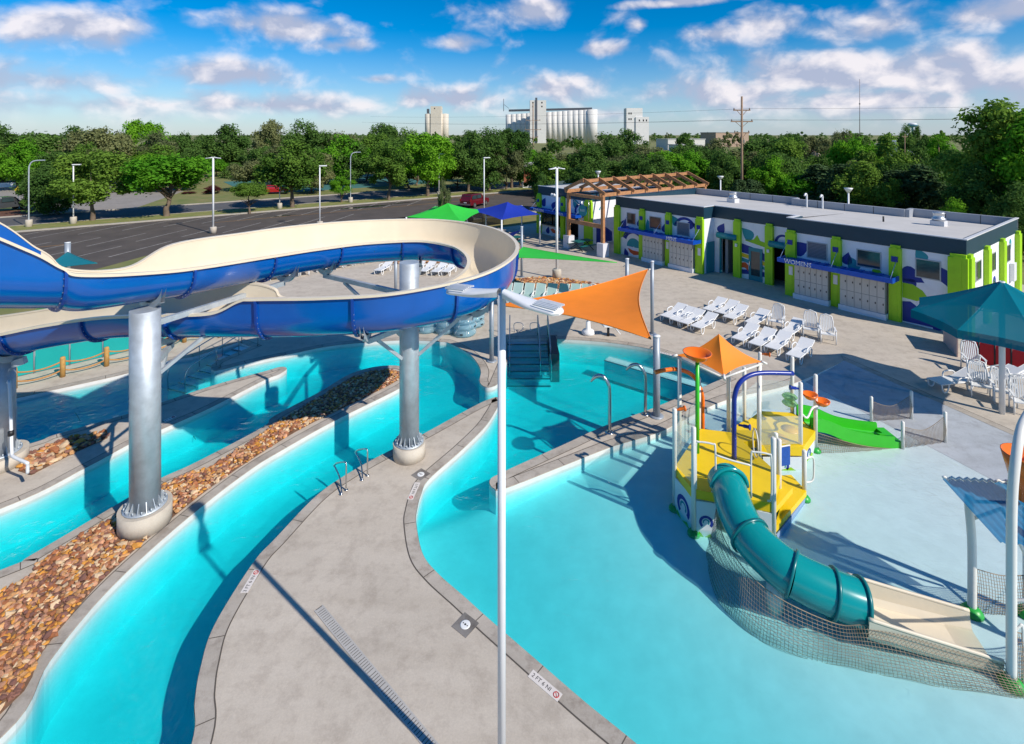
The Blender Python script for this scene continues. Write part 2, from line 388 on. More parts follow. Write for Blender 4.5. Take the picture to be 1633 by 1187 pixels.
def wall(poly, d):
    q = offset(poly, d); n = len(q); b = len(mb.v)
    for p in q: mb.v += [(p[0], p[1], -.006), (p[0], p[1], -.2), (p[0], p[1], -1.2)]
    for i in range(n):
        j = (i + 1) % n
        mb.cur = 0; mb.face((b + 3 * i, b + 3 * j, b + 3 * j + 1, b + 3 * i + 1)); mb.cur = 1; mb.face((b + 3 * i + 1, b + 3 * j + 1, b + 3 * j + 2, b + 3 * i + 2))
wall(OUT[3:], .012); wall(PEN, -.012); wall(ROCK, -.012); wall(ISL, -.012)
tag(mb.build('pool_wall', [RIM, POOLP]), kind='structure')
# coping bands with their sealed joint
def band(mb, poly, d0, d1, z, skip=()):
    a = offset(poly, d0); c = offset(poly, d1); n = len(poly); b = len(mb.v)
    for p, q in zip(a, c): mb.v += [(p[0], p[1], z), (q[0], q[1], z)]
    for i in range(n):
        if i in skip: continue
        j = (i + 1) % n; mb.face((b + 2 * i, b + 2 * i + 1, b + 2 * j + 1, b + 2 * j))
mb = MB(); mj = MB(); cskip = set(range(0, 5)) | {len(OUT) - 1}
for poly, sg, wd in ((OUT, -1, .3), (PEN, 1, .27), (ROCK, 1, .26), (ISL, 1, .24)):
    sk = cskip if poly is OUT else ()
    if area(poly) > 0: pass
    band(mb, poly, -.004 * sg, wd * sg, .005, sk); band(mj, poly, (wd + .002) * sg, (wd + .026) * sg, .004, sk)
for poly, sg, wd in ((OUT, -1, .3), (PEN, 1, .27), (ROCK, 1, .26), (ISL, 1, .24)):
    acc = 0.0; q0 = offset(poly, 0); q1 = offset(poly, wd * sg)
    for i in range(8 if poly is OUT else 1, len(poly)):
        acc += (Vector(poly[i]) - Vector(poly[i - 1])).length
        if acc > 1.5:
            acc = 0; p = Vector(q0[i]); q = Vector(q1[i]); t = (Vector(poly[i]) - Vector(poly[i - 1])).normalized() * .009
            if (q - p).length < .6: mj.poly([(*(p - t), .0065), (*(p + t), .0065), (*(q + t), .0065), (*(q - t), .0065)])
tag(mb.build('pool_coping', COPE), kind='structure'); tag(mj.build('coping_joint', JOINT), kind='structure')
# water: one closed body, clear surface, light fades with depth inside
def water_mat():
    m = bpy.data.materials.new('pool_water'); m.use_nodes = True; nt = m.node_tree; nt.nodes.clear(); N = nt.nodes.new; L = nt.links.new
    o = N('ShaderNodeOutputMaterial'); t = N('ShaderNodeBsdfTransparent'); gl = N('ShaderNodeBsdfGlossy'); gl.inputs['Roughness'].default_value = .03
    rf = N('ShaderNodeBsdfRefraction'); rf.inputs['IOR'].default_value = 1.2; rf.inputs['Roughness'].default_value = 0
    tc = N('ShaderNodeTexCoord'); n = N('ShaderNodeTexNoise'); n.inputs['Scale'].default_value = 4.2; n.inputs['Detail'].default_value = 4; n.inputs['Distortion'].default_value = .8
    n2 = N('ShaderNodeTexNoise'); n2.inputs['Scale'].default_value = .5; n2.inputs['Detail'].default_value = 3
    mu = N('ShaderNodeMath'); mu.operation = 'MULTIPLY'; L(n.outputs['Fac'], mu.inputs[0])
    r2 = N('ShaderNodeMapRange'); L(n2.outputs['Fac'], r2.inputs[0]); r2.inputs[1].default_value = .35; r2.inputs[2].default_value = .65; r2.inputs[3].default_value = .25; r2.inputs[4].default_value = 1
    L(r2.outputs[0], mu.inputs[1])
    bp = N('ShaderNodeBump'); bp.inputs['Strength'].default_value = .75; bp.inputs['Distance'].default_value = .07
    L(tc.outputs['Object'], n.inputs['Vector']); L(tc.outputs['Object'], n2.inputs['Vector']); L(mu.outputs[0], bp.inputs['Height'])
    L(bp.outputs[0], gl.inputs['Normal']); L(bp.outputs[0], rf.inputs['Normal'])
    ge = N('ShaderNodeNewGeometry'); dt = N('ShaderNodeVectorMath'); dt.operation = 'DOT_PRODUCT'; L(bp.outputs[0], dt.inputs[0]); L(ge.outputs['Incoming'], dt.inputs[1])
    def mm(op, a, b):
        q = N('ShaderNodeMath'); q.operation = op
        for i, c in enumerate((a, b)):
            if isinstance(c, (int, float)): q.inputs[i].default_value = c
            else: L(c, q.inputs[i])
        return q.outputs[0]
    k = mm('POWER', mm('SUBTRACT', 1.0, mm('MINIMUM', mm('ABSOLUTE', dt.outputs['Value'], 0), 1.0)), 5.0)      # Schlick reflectance, the same from both sides
    fr = N('ShaderNodeMath'); fr.operation = 'MULTIPLY_ADD'; L(k, fr.inputs[0]); fr.inputs[1].default_value = .98; fr.inputs[2].default_value = .02
    x0 = N('ShaderNodeMixShader'); x0.inputs[0].default_value = .16; L(t.outputs[0], x0.inputs[1]); L(rf.outputs[0], x0.inputs[2])
    x = N('ShaderNodeMixShader'); L(fr.outputs[0], x.inputs[0]); L(x0.outputs[0], x.inputs[1]); L(gl.outputs[0], x.inputs[2]); L(x.outputs[0], o.inputs['Surface'])
    va = N('ShaderNodeVolumeAbsorption'); va.inputs['Color'].default_value = (0, .935, .952, 1); va.inputs['Density'].default_value = 1.4; L(va.outputs[0], o.inputs['Volume'])
    return m
WZ = -.12
mb = MB(); mb.b2((-28.3, .3, -1.35), (22.3, 24.4, WZ))
tag(mb.build('water', water_mat()), kind='structure')
# ------------------------------------------------------------------ ground, car park, street
GRASS = mat('ground_grass', (.12, .17, .035), .95, scale=.35, col2=(.25, .21, .085), bump=.6, bscale=9)
ASPH = mat('asphalt', (.088, .072, .060), .85, var=.22, scale=.5, bump=.3, bscale=40)
ROADM = mat('road_asphalt', (.10, .098, .10), .85, var=.15, scale=.4, bump=.3, bscale=30)
KERB = concrete('kerb_concrete', (.46, .42, .36), .25)
LINEW = mat('line_paint_white', (.33, .31, .28), .7, var=.35, scale=2); LINEY = mat('line_paint_yellow', (.42, .20, .02), .7, var=.25, scale=6)
DRY = mat('dry_verge_grass', (.30, .25, .085), .95, scale=1.2, col2=(.13, .19, .035), bump=.6, bscale=12)
PALE = concrete('pale_drive', (.36, .33, .30), .3)
def sheet(name, pts, z, material, th=.25, kind='structure', parent=None):
    return tag(MB().prism([tuple(p[:2]) for p in pts], z - th, z).build(name, material, parent), kind=kind)
# one sheet to the horizon with an opening under the pool yard (the deck slab closes it)
gr = [(-6000, -300), (6000, -300), (6000, 9000), (-6000, 9000)]
gh = filled('ground', [gr, offset(DECKO if area(DECKO) > 0 else DECKO[::-1], .15)], .4, -.02, GRASS); tag(gh, kind='structure')
def WL(u0, u1, w0, w1): return [W(u0, w0), W(u1, w0), W(u1, w1), W(u0, w1)]
sheet('parking_lot', [W(43, 26), W(62.4, 26), W(62.4, -110), W(24, -110), W(26, -43), W(37, -36.5), W(43, -30.5)], -.012, ASPH, .2)
sheet('verge', WL(62.6, 66.6, -160, 60), .10, DRY, .3)
MB_ = MB(); MB_.prism([tuple(p[:2]) for p in WL(62.3, 62.62, -110, 60)], -.2, .13); tag(MB_.build('kerb', KERB), kind='structure')
tag(MB().prism([tuple(p[:2]) for p in WL(66.6, 66.9, -160, 60)], -.2, .12).build('kerb', KERB), kind='structure')
sheet('road', WL(66.9, 75.5, -200, 160), -.008, ROADM, .2)
tag(MB().prism([tuple(p[:2]) for p in WL(75.5, 75.8, -200, 160)], -.2, .12).build('kerb', KERB), kind='structure')
sheet('pavement', WL(42.2, 43.2, -30, 26), .06, KERB, .3)
sheet('lawn', WL(36.5, 42.2, -30, 8), .004, mat('lawn_dry', (.26, .20, .07), .95, scale=.9, col2=(.14, .15, .04), bump=.5, bscale=14), .1)
sheet('lawn', [W(28.2, -36), W(28.7, -30.2), W(36.4, -24.2), W(36.4, -30.2), W(35.5, -35)], .008, mat('lawn_green', (.07, .20, .02), .95, var=.3, scale=1.3, bump=.6, bscale=14), .1)
sheet('driveway', [W(75.6, -38), W(75.6, -31), W(96, -24), W(128, -30), W(128, -62), W(100, -50)], .004, PALE, .1)
sheet('sports_court', WL(84, 112, -16, 18), .006, mat('court_paint', (.05, .17, .16), .8, var=.1, scale=1), .1)
sheet('planting_bed', WL(76.2, 82, -56, -39), .05, mat('bark_mulch', (.13, .055, .03), .95, var=.35, scale=3, bump=.6), .2)
sheet('brick_apron', WL(76, 80, -84, -60), .03, mat('brick_paving', (.33, .13, .08), .85, var=.22, scale=6), .2)
sheet('road', WL(76, 140, -92, -85), .006, ROADM, .1)
sheet('lawn', WL(76, 140, -140, -93), .01, mat('lawn_green', (0, 0, 0)), .1)
lot = bpy.data.objects['parking_lot']
def line(p, q, wd, material, name='parking_line', z=-.008):
    p = Vector((p[0], p[1])); q = Vector((q[0], q[1])); d = (q - p).normalized(); n = Vector((-d.y, d.x)) * wd / 2
    m = MB(); m.poly([(*(p + n), z), (*(p - n), z), (*(q - n), z), (*(q + n), z)])
    if m.v[0] and True:
        a = m.v; nz_ = (a[1][0] - a[0][0]) * (a[2][1] - a[0][1]) - (a[1][1] - a[0][1]) * (a[2][0] - a[0][0])
        if nz_ < 0: m.f = [tuple(reversed(m.f[0]))]
    return m.build(name, material, lot)
for i in range(20):
    w0 = -66 + i * 3.4
    line(W(57.6, w0), W(62.0, w0 + 4.4), .12, LINEW)
    if i < 16: line(W(50.2, w0 + 1), W(54.4, w0 + 5.2), .12, LINEW if i < 9 else LINEW)
for i in range(7): line(W(44.2, -40 + i * 3.6), W(48.6, -35.6 + i * 3.6), .12, LINEW)
for i in range(30): line(W(48.8 - .12 * abs(i - 15), -72 + i * 1.05), W(52.0 + .1 * abs(i - 15) * .3, -69.2 + i * 1.05), .11, LINEY, 'hatch_line')
line(W(48.6, -72), W(48.6, -38), .12, LINEY, 'hatch_line'); line(W(52.2, -72), W(52.2, -36), .12, LINEY, 'hatch_line')
for i in range(9): line(W(62.0, 3 + i * 1.5), W(60.4, 4.2 + i * 1.5), .16, LINEY, 'hatch_line')
line(W(57.4, -24), W(57.4, 8), .12, LINEY, 'hatch_line')
PUD = mat('puddle', (.03, .035, .04), .03, spec=.9)
for (x, y, a, b) in ((585, 330, 3.4, .7), (640, 324, 1.6, .4), (452, 344, 1.3, .35)):
    c = g(x, y); m = MB(); m.poly([tuple(W(0, 0) * 0 + c + Vector((.804, .595, 0)) * (math.cos(t) * a * (1 + .25 * math.sin(3 * t))) + Vector((-.595, .804, 0)) * (math.sin(t) * b) + Vector((0, 0, -.007))) for t in [k * math.pi / 8 for k in range(16)]])
    m.build('puddle', PUD, lot)
# slab joints cut in the deck
def joint(pts, wd=.022):
    m = MB()
    for a, b in zip(pts, pts[1:]):
        a = Vector((a[0], a[1])); b = Vector((b[0], b[1])); d = (b - a).normalized(); n = Vector((-d.y, d.x)) * wd / 2
        m.poly([(*(a - n), .003), (*(b - n), .003), (*(b + n), .003), (*(a + n), .003)])
    m.build('slab_joint', JOINT, deck)
def jp(*l): joint([g(x, y) for x, y in l])
jp((513, 967), (545, 880), (578, 820), (592, 790), (632, 752)); jp((420, 977), (513, 967)); jp((516, 962), (660, 886)); jp((440, 872), (590, 786), (655, 797))
jp((622, 1096), (695, 1034), (717, 1005)); jp((717, 1005), (742, 1020)); jp((512, 1187), (585, 1122)); jp((906, 1187), (938, 1145))
jp((640, 748), (653, 763)); jp((545, 795), (592, 786)); jp((697, 694), (718, 714))
for u in (0.2, 5.6, 11, 16.4, 21.8, 27.2): joint([W(u, -1.2), W(u - .3, -10)], .035)
for w in (-3.2, -6.4, -9.8): joint([W(-3, w), W(32, w)], .035)
for x0, y0, x1, y1 in ((430, 560, 470, 560), (120, 628, 128, 640), (300, 650, 312, 668), (820, 470, 1000, 470), (560, 470, 700, 500), (500, 545, 470, 505), (650, 540, 560, 500), (1060, 660, 1100, 655), (925, 697, 938, 722), (850, 728, 866, 756)):
    jp((x0, y0), (x1, y1))
# stains of rust, drain grate, skimmer lids
RUST = mat('rust_stain', (.30, .09, .03), .9, var=.3, scale=12)
m = MB(); c = g(494, 966); m.poly([(c.x + .075 * math.cos(t) * (1 + .2 * math.sin(2 * t)), c.y + .06 * math.sin(t), .004) for t in [k * .524 for k in range(12)]]); m.build('rust_mark', RUST, deck)
GRATE = mat('grate_plastic', (.44, .42, .39), .6, var=.08)
a, b = g(508, 970).xy, (g(508, 970).xy + (g(685, 1187).xy - g(508, 970).xy) * 1.35); d = (b - a).normalized(); n = Vector((-d.y, d.x)); L_ = (b - a).length
dr = thing('drain_grate', 'long slotted plastic drain grate set in the curved concrete deck', 'drain grate', (a.x, a.y, 0), math.atan2(d.y, d.x))
MB().b2((0, -.08, .002), (L_, .08, .005)).build('channel', DARK, dr)
m = MB()
for s in (-1, 1): m.b2((0, s * .082 - .012, .002), (L_, s * .082 + .012, .011))
m.build('frame', GRATE, dr)
m = MB(); k = 0; x = .02
while x < L_:
    m.b2((x, -.075, .004), (x + (.07 if k % 6 == 0 else .042), .075, .010)); x += .056 if k % 6 else .085; k += 1
tag(m.build('bars', GRATE, dr), kind='stuff')
LIDM = mat('lid_white', (.78, .78, .76), .5)
for (x, y, s, lab) in ((742, 997, 1, 'white round skimmer lid in dark square collar beside wading pool edge'), (671, 757, .95, 'white round skimmer lid near the base of the middle slide column')):
    c = g(x, y); sk = thing('skimmer_lid', lab, 'skimmer lid', c, R(-38), 'skimmer lids in the deck')
    MB().b2((-.19, -.19, .003), (.19, .19, .007)).build('collar', concrete('dark_collar', (.27, .25, .23), .6), sk)
    MB().lathe([(.10, .006), (.10, .013), (.085, .015), (0, .015)], 18).build('lid', LIDM, sk)
    mm_ = MB()
    for q in (-.05, 0, .05): mm_.lathe([(.014 if q else .022, .0155), (.012, .017)], 8, (q, 0, 0))
    mm_.build('finger_hole', BLACK, sk)
# depth tiles
TILE = mat('depth_tile', (.72, .66, .60), .35, var=.03); INK = mat('tile_ink', (.02, .02, .02), .5); REDI = mat('tile_red', (.45, .03, .03), .5)
def depth_tile(x0, y0, x1, y1, txt, lab, h=.155, up=True):
    a, b = g(x0, y0), g(x1, y1); d = b - a; L = d.length; t = thing('depth_marker', lab, 'depth marker', (a + b) / 2, math.atan2(d.y, d.x), 'depth markers set in the deck')
    MB().b2((-L / 2, -h / 2, .001), (L / 2, h / 2, .008)).build('tile', TILE, t)
    text_mesh('lettering', txt, h * .66, INK, t, (-L * .12, 0, .0085), (0, 0, 0), .0006)
    m = MB(); c = L / 2 - h * .5
    m.tube([(c + h * .30 * math.cos(q), h * .30 * math.sin(q), .009) for q in [k * .524 for k in range(12)]], .008, 5, closed=True); m.beam((c - h * .2, h * .2, .009), (c + h * .2, -h * .2, .009), .012, .003)
    m.build('no_diving_mark', REDI, t)
depth_tile(846, 1074, 893, 1114, '2 FT 6 NI', 'depth tile reading 2 FT 6 NI at the near wading pool edge')
depth_tile(666, 770, 654, 797, '2 FT 6 IN', 'depth tile reading 2 FT 6 IN beside the middle slide column')
depth_tile(389, 946, 411, 909, '3 FT 6 IN', 'depth tile reading 3 FT 6 IN on the lazy river side')
depth_tile(1052, 562, 1076, 568, '3 FT 6 IN', 'small depth tile on the far deep pool edge behind orange canopy')
depth_tile(746, 562, 757, 567, '3 FT 6 IN', 'small depth tile on the rounded deck end left of the pool stairs', .15)
depth_tile(262, 672, 280, 664, '3 FT 6 IN', 'small depth tile on the narrow island behind the left column', .15)
# rock beds: loose stones over soil
STN = [mat('stone_%s' % n, c, .85, var=.3, scale=5, bump=.3) for n, c in (('tan', (.52, .27, .11)), ('ochre', (.58, .26, .045)), ('rust', (.34, .125, .05)), ('cream', (.64, .46, .28)), ('plum', (.22, .10, .07)), ('pink', (.50, .25, .14)))]
def stone_mesh(seed, mats_, name='stone'):
    rnd = random.Random(seed); bm = bmesh.new(); bmesh.ops.create_icosphere(bm, subdivisions=1 if seed % 3 == 0 else 0 or 1, radius=1)
    if seed % 3: bmesh.ops.dissolve_limit(bm, angle_limit=.62, verts=bm.verts[:], edges=bm.edges[:])
    for v in bm.verts:
        v.co *= rnd.uniform(.55, 1.25); v.co.z *= .66; v.co.x *= 1.3
    me = bpy.data.meshes.new(name); bm.to_mesh(me); bm.free(); me.materials.append(mats_); return me
STM = [stone_mesh(i, STN[i % 6]) for i in range(18)]
def inpoly(p, poly):
    x, y = p; c = False; n = len(poly)
    for i in range(n):
        x1, y1 = poly[i]; x2, y2 = poly[(i + 1) % n]
        if (y1 > y) != (y2 > y) and x < (x2 - x1) * (y - y1) / (y2 - y1) + x1: c = not c
    return c
SOIL = mat('bed_soil', (.20, .11, .065), .95, var=.3, scale=4)
def rock_bed(name, poly, lab, size, parts=0, z=.0, dens=1.0, avoid=(), ycut=1e9, holes=()):
    P = poly if area(poly) > 0 else poly[::-1]
    xs = [p[0] for p in P]; ys = [p[1] for p in P]; cx, cy_ = sum(xs) / len(P), sum(ys) / len(P)
    t = thing(name, lab, 'rock bed', (cx, cy_, 0))
    MB().prism(P, z, z + .012).build('soil', SOIL, t, (cx, cy_, 0))
    rnd = random.Random(hash(lab) % 1000 if False else len(lab)); spots = []
    x = min(xs); sp = size * .98 / dens
    while x < max(xs):
        y = min(ys)
        while y < max(ys):
            p = (x + rnd.uniform(-.5, .5) * sp, y + rnd.uniform(-.5, .5) * sp)
            if inpoly(p, P) and all((p[0] - a[0]) ** 2 + (p[1] - a[1]) ** 2 > a[2] ** 2 for a in avoid) and not any(inpoly(p, h_) for h_ in holes):
                vis = abs(p[0]) < p[1] * 1.02 + .5
                if vis: spots.append((p[1], p[0], rnd.random()))
            y += sp
        x += sp
    spots.sort()
    m = MB(); m_mats = STN
    for i, (y, x, q) in enumerate(spots):
        k = rnd.randrange(18); s = size * rnd.uniform(.45, .85) * (1.45 if q > .92 else 1); rot = Matrix.Rotation(rnd.uniform(0, 6.28), 3, 'Z') @ Matrix.Rotation(rnd.uniform(-.5, .5), 3, 'X')
        zz = z + .012 + s * .28 + rnd.uniform(0, .03)
        if i < parts:
            o = bpy.data.objects.new('stone', STM[k]); COL.objects.link(o); o.parent = t; o.location = (x - cx, y - cy_, zz); o.scale = (s, s, s); o.rotation_euler = rot.to_euler()
        else:
            b = len(m.v); m.cur = k % 6
            for v in STM[k].vertices: m.v.append(tuple(rot @ (v.co * s) + Vector((x, y, zz))))
            for f in STM[k].polygons: m.face([b + j for j in f.vertices])
    if m.f: tag(m.build('stone_cover', STN, t, (cx, cy_, 0)), kind='stuff')
    return t
def gp(l): return [tuple(g(x, y)[:2]) for x, y in l]
COL1, COL2, COL0 = (-8.95, 12.7), (-3.04, 15.4), (-14.75, 15.0)
RB1 = crom([(-20.5, 3.2), (-15, 7.2)] + gp([(0, 944), (60, 900), (188, 820), (253, 779), (318, 751), (338, 744), (420, 691), (440, 676), (512, 634), (560, 605), (600, 593), (630, 592)]) + gp([(636, 606), (528, 660), (470, 690), (395, 737), (320, 790), (228, 866), (148, 942), (68, 1040), (0, 1140)]) + [(-9.9, 6.0), (-12.5, 3)], 4)
rock_bed('rock_bed', RB1, 'long bed of tan and rust stones between the two nearest river channels', .076, 300, .003, 1.0, [(*COL1, .6)],
         holes=[gp([(447, 714), (418, 731), (468, 686), (488, 692)])])
rock_bed('rock_bed', gp([(30, 752), (32, 730), (110, 698), (165, 690), (172, 699), (120, 722), (50, 758)]), 'small patch of tan stones beside the left edge column footing', .12, 60, .003, 1.0, [(*COL0, .6)])
rock_bed('rock_bed', crom(gp([(805, 452), (830, 445), (880, 444), (930, 450), (958, 456), (955, 464), (925, 462), (870, 460), (808, 463)]), 4), 'crescent bed of brown stones behind the row of sage green loungers', .13, 0, .003, 1.0)
rock_bed('rock_bed', crom(gp([(600, 416), (612, 408), (660, 405), (720, 408), (760, 414), (770, 424), (700, 420), (640, 422)]), 4), 'bed of reddish stones seen through the slide loop', .15, 0, .003, .9)
rock_bed('rock_bed', crom(gp([(812, 405), (835, 398), (850, 405), (830, 414)]), 4), 'little stone bed behind the post of the green sail', .15, 0, .003, .9)
# pale slab pads inside the long bed
for pts in ([(447, 716), (416, 733), (468, 686), (492, 693)], [(314, 737), (330, 745), (338, 742), (420, 690), (420, 681)]):
    MB().prism([tuple(g(x, y)[:2]) for x, y in pts], .004, .03).build('concrete_pad', COPE, deck, (0, 0, 0))
# ------------------------------------------------------------------ bathhouse; local axes: x = depth (w), y = along the front (u), z up
BROT = math.atan2(.595, .804)
bath = thing('bathhouse', 'long low white bathhouse with navy fascia, lime pilasters and painted murals', 'building', W(0, 0), BROT)
HB = 4.54
def P(name, material, *boxes, parent=bath):
    m = MB()
    for a, b in boxes: m.b2(a, b)
    return m.build(name, material, parent)
FAC = .80
ROOFM = mat('roof_membrane', (.56, .535, .50), .7, var=.08, scale=.6, bump=.1)
TRIM = mat('roof_edge_trim', (.66, .66, .67), .45); SCUP = mat('parapet_grey', (.34, .36, .40), .6, var=.08, scale=1)
# walls: womens wing, recessed middle, mens wing, ticket wing
wall_w = P('wall', WALLP, ((0, 0, 0), (.25, 8.2, HB - FAC)))
wall_s = P('wall', WALLP, ((0.25, 0, 0), (10.7, .25, HB - FAC)))
wall_r = P('wall', WALLP, ((1.2, 8.2, 2.45), (1.45, 13.8, HB - FAC)), ((1.2, 8.2, 0), (1.45, 8.42, 2.45)), ((1.2, 9.75, 0), (1.45, 12.05, 2.45)), ((1.2, 13.3, 0), (1.45, 13.8, 2.45)))
P('wall', WALLP, ((.25, 7.95, 0), (1.2, 8.2, HB - FAC)))
P('wall', WALLP, ((.25, 13.8, 0), (1.2, 14.05, HB - FAC)))
wall_m = P('wall', WALLP, ((0, 13.8, 0), (.25, 21.7, HB - FAC)))
P('wall', WALLP, ((0.25, 21.45, 0), (10.7, 21.7, HB - FAC)), ((10.45, .25, 0), (10.7, 21.45, HB - FAC)))
wall_t = P('wall', WALLP, ((.4, 24.9, 0), (.65, 26.2, HB - FAC)), ((.4, 26.2, 2.3), (.65, 32, HB - FAC)), ((.4, 28.1, 0), (.65, 28.7, 2.3)), ((.4, 28.7, 0), (.65, 31.8, 1.0)), ((.4, 31.8, 0), (.65, 32, 2.3)), ((.4, 26.2, 0), (.65, 26.5, 2.3)))
wall_e = P('wall', WALLP, ((.65, 24.9, 0), (9, 25.15, HB - FAC)), ((.65, 31.75, 0), (9, 32, HB - FAC)), ((8.75, 25.15, 0), (9, 31.75, HB - FAC)))
P('dark_interior_sheet', DARK, ((2.6, 8.3, .02), (2.62, 13.7, 3.6)))  # near-black sheet: darkness behind the door openings put into its colour
P('dark_interior_sheet', DARK, ((1.8, 26.3, .02), (1.82, 31.7, 3.2)))  # likewise, painted darkness behind the ticket openings
P('passage_wall', mat('grey_block', (.30, .30, .34), .8, var=.06, scale=3), ((1.46, 12.9, 0), (2.6, 13.1, 2.5)))
# fascia and roof
def slab(pts, z0, z1): return MB().prism(pts, z0, z1)
fasc = P('fascia', NAVY, ((-.03, -.03, HB - FAC), (.22, 8.22, HB)), ((.22, 7.97, HB - FAC), (1.17, 8.22, HB)), ((1.17, 7.97, HB - FAC), (1.42, 14.03, HB - .003)), ((.22, 13.78, HB - FAC), (1.17, 14.03, HB)), ((-.03, 13.78, HB - FAC), (.22, 21.73, HB)),
         ((.22, -.03, HB - FAC), (10.73, .22, HB)), ((.22, 21.48, HB - FAC), (10.73, 21.73, HB)), ((.37, 24.87, HB - FAC), (.62, 32.03, HB)), ((.62, 24.87, HB - FAC), (9.03, 25.12, HB)), ((.62, 31.78, HB - FAC), (9.03, 32.03, HB)))
def roof_piece(y0, y1, x0, x1, zf, zb):
    m = MB(); m.poly([(x0, y0, zf), (x1, y0, zb), (x1, y1, zb), (x0, y1, zf)]); return m.build('roof', ROOFM, bath)
roof_piece(.2, 8.0, .2, 10.5, HB - .06, HB - .52); roof_piece(8.0, 14.0, 1.3, 10.5, HB - .07, HB - .53); roof_piece(14.0, 21.5, .2, 10.5, HB - .065, HB - .525); roof_piece(25.1, 31.8, .6, 8.8, HB - .04, HB - .1)
P('roof_trim', TRIM, ((-.06, -.06, HB), (.12, 8.25, HB + .05)), ((.12, -.06, HB), (10.76, .1, HB + .05)), ((.12, 8.07, HB), (1.14, 8.25, HB + .05)), ((1.14, 8.07, HB + .002), (1.32, 13.93, HB + .052)), ((.12, 13.75, HB), (1.14, 13.93, HB + .05)), ((-.06, 13.75, HB), (.12, 21.76, HB + .05)), ((.12, 21.58, HB), (10.76, 21.76, HB + .05)), ((.34, 24.84, HB), (.5, 32.06, HB + .05)), ((.5, 24.84, HB), (9.06, 25.0, HB + .05)))
par = P('parapet', SCUP, ((10.5, -.03, HB - .6), (10.73, 5.0, HB + .02)), ((9.7, 5.0, HB - .6), (10.73, 5.25, HB + .021)), ((9.6, 5.25, HB - .6), (9.85, 12.5, HB + .022)), ((9.85, 12.3, HB - .6), (10.5, 12.5, HB + .02)), ((10.5, 12.5, HB - .6), (10.73, 21.5, HB + .023)))
for y in (1.6, 3.3, 7.0, 8.8, 10.6, 14.4, 16.3, 18.2): MB().b2((10.485 if y < 5 or y > 12.5 else 9.585, y, HB - .58), (10.5 if y < 5 or y > 12.5 else 9.6, y + .025, HB + .02)).build('panel_seam', BLACK, par)
# roof kit
def fan(x, y, z):
    f = MB(); f.lathe([(.30, .28), (.34, .34), (.34, .40), (.27, .44), (.27, .66), (.31, .70), (.31, .74), (.0, .74)], 20, (x, y, z)); fo = f.build('exhaust_fan', mat('fan_aluminium', (.62, .63, .64), .35, .7), bath)
    P('fan_curb', TRIM, ((x - .33, y - .33, z - .12), (x + .33, y + .33, z + .27)), parent=fo)
fan(6.3, 2.6, HB - .3); fan(6.5, 15.5, HB - .3)
MB().tube([(4.9, 4.9, HB - .4), (4.9, 4.9, HB + .05)], .05, 8).build('vent_pipe', BLACK, bath)
for y in (11.2, 10.1):
    MB().tube(crom([(9.2, y, HB - .55), (9.2, y, HB + .3), (9.16, y, HB + .5), (9.0, y, HB + .55), (8.86, y, HB + .42)], 4), .06, 10).build('vent_pipe', WPAINT, bath)
# pilasters
def pilaster(y, x, h=3.86, wd=.52, d=.22, lit=False):
    m = MB(); m.b2((x - d, y - wd / 2, 0), (x + .002, y + wd / 2, h - .16)); m.b2((x - d - .012, y - wd * .2, 0), (x - d, y + wd * .2, h - .1)); m.b2((x - d * .8, y - wd * .40, h - .16), (x + .002, y + wd * .40, h)); return m.build('pilaster', LIME, bath)
PIL = [(.25, 0, .75), (2.75, 0, .52), (5.5, 0, .5), (7.95, 0, .58), (9.85, 1.2, .5), (12.0, 1.2, .5), (14.05, 0, .58), (16.6, 0, .48), (19.0, 0, .48), (21.5, 0, .55), (25.15, .4, .9), (28.4, .4, .5), (31.8, .4, .55)]
for y, x, wd in PIL: pilaster(y, x, wd=wd)
for xx in (.28, 3.4, 6.6, 10.3):
    m = MB(); m.b2((xx - .3, -.22, 0), (xx + .3, .002, 3.7)); m.b2((xx - .24, -.18, 3.7), (xx + .24, .002, 3.86)); m.build('pilaster', LIME, bath)
for y, x in ((2.75, -.23), (5.5, -.23), (7.95, -.23), (14.05, -.23), (16.6, -.23), (19.0, -.23), (25.3, .17), (28.4, .17), (31.8, .17)):
    P('tie_plate', MBLUE, ((x - .03, y - .14, 3.02), (x, y + .14, 3.3)))
for y in (2.72, 7.95, 9.85, 12.0, 14.05): P('wall_lamp', WPAINT, (((-.32 if y < 8.5 or y > 13 else .88), y - .07, 2.05), ((-.22 if y < 8.5 or y > 13 else .98), y + .07, 2.25)))
for y in (5.5, 7.9, 14.0, 16.6): P('notice', WPAINT, ((-.245, y - .11, 1.25), (-.232, y + .11, 1.75)))
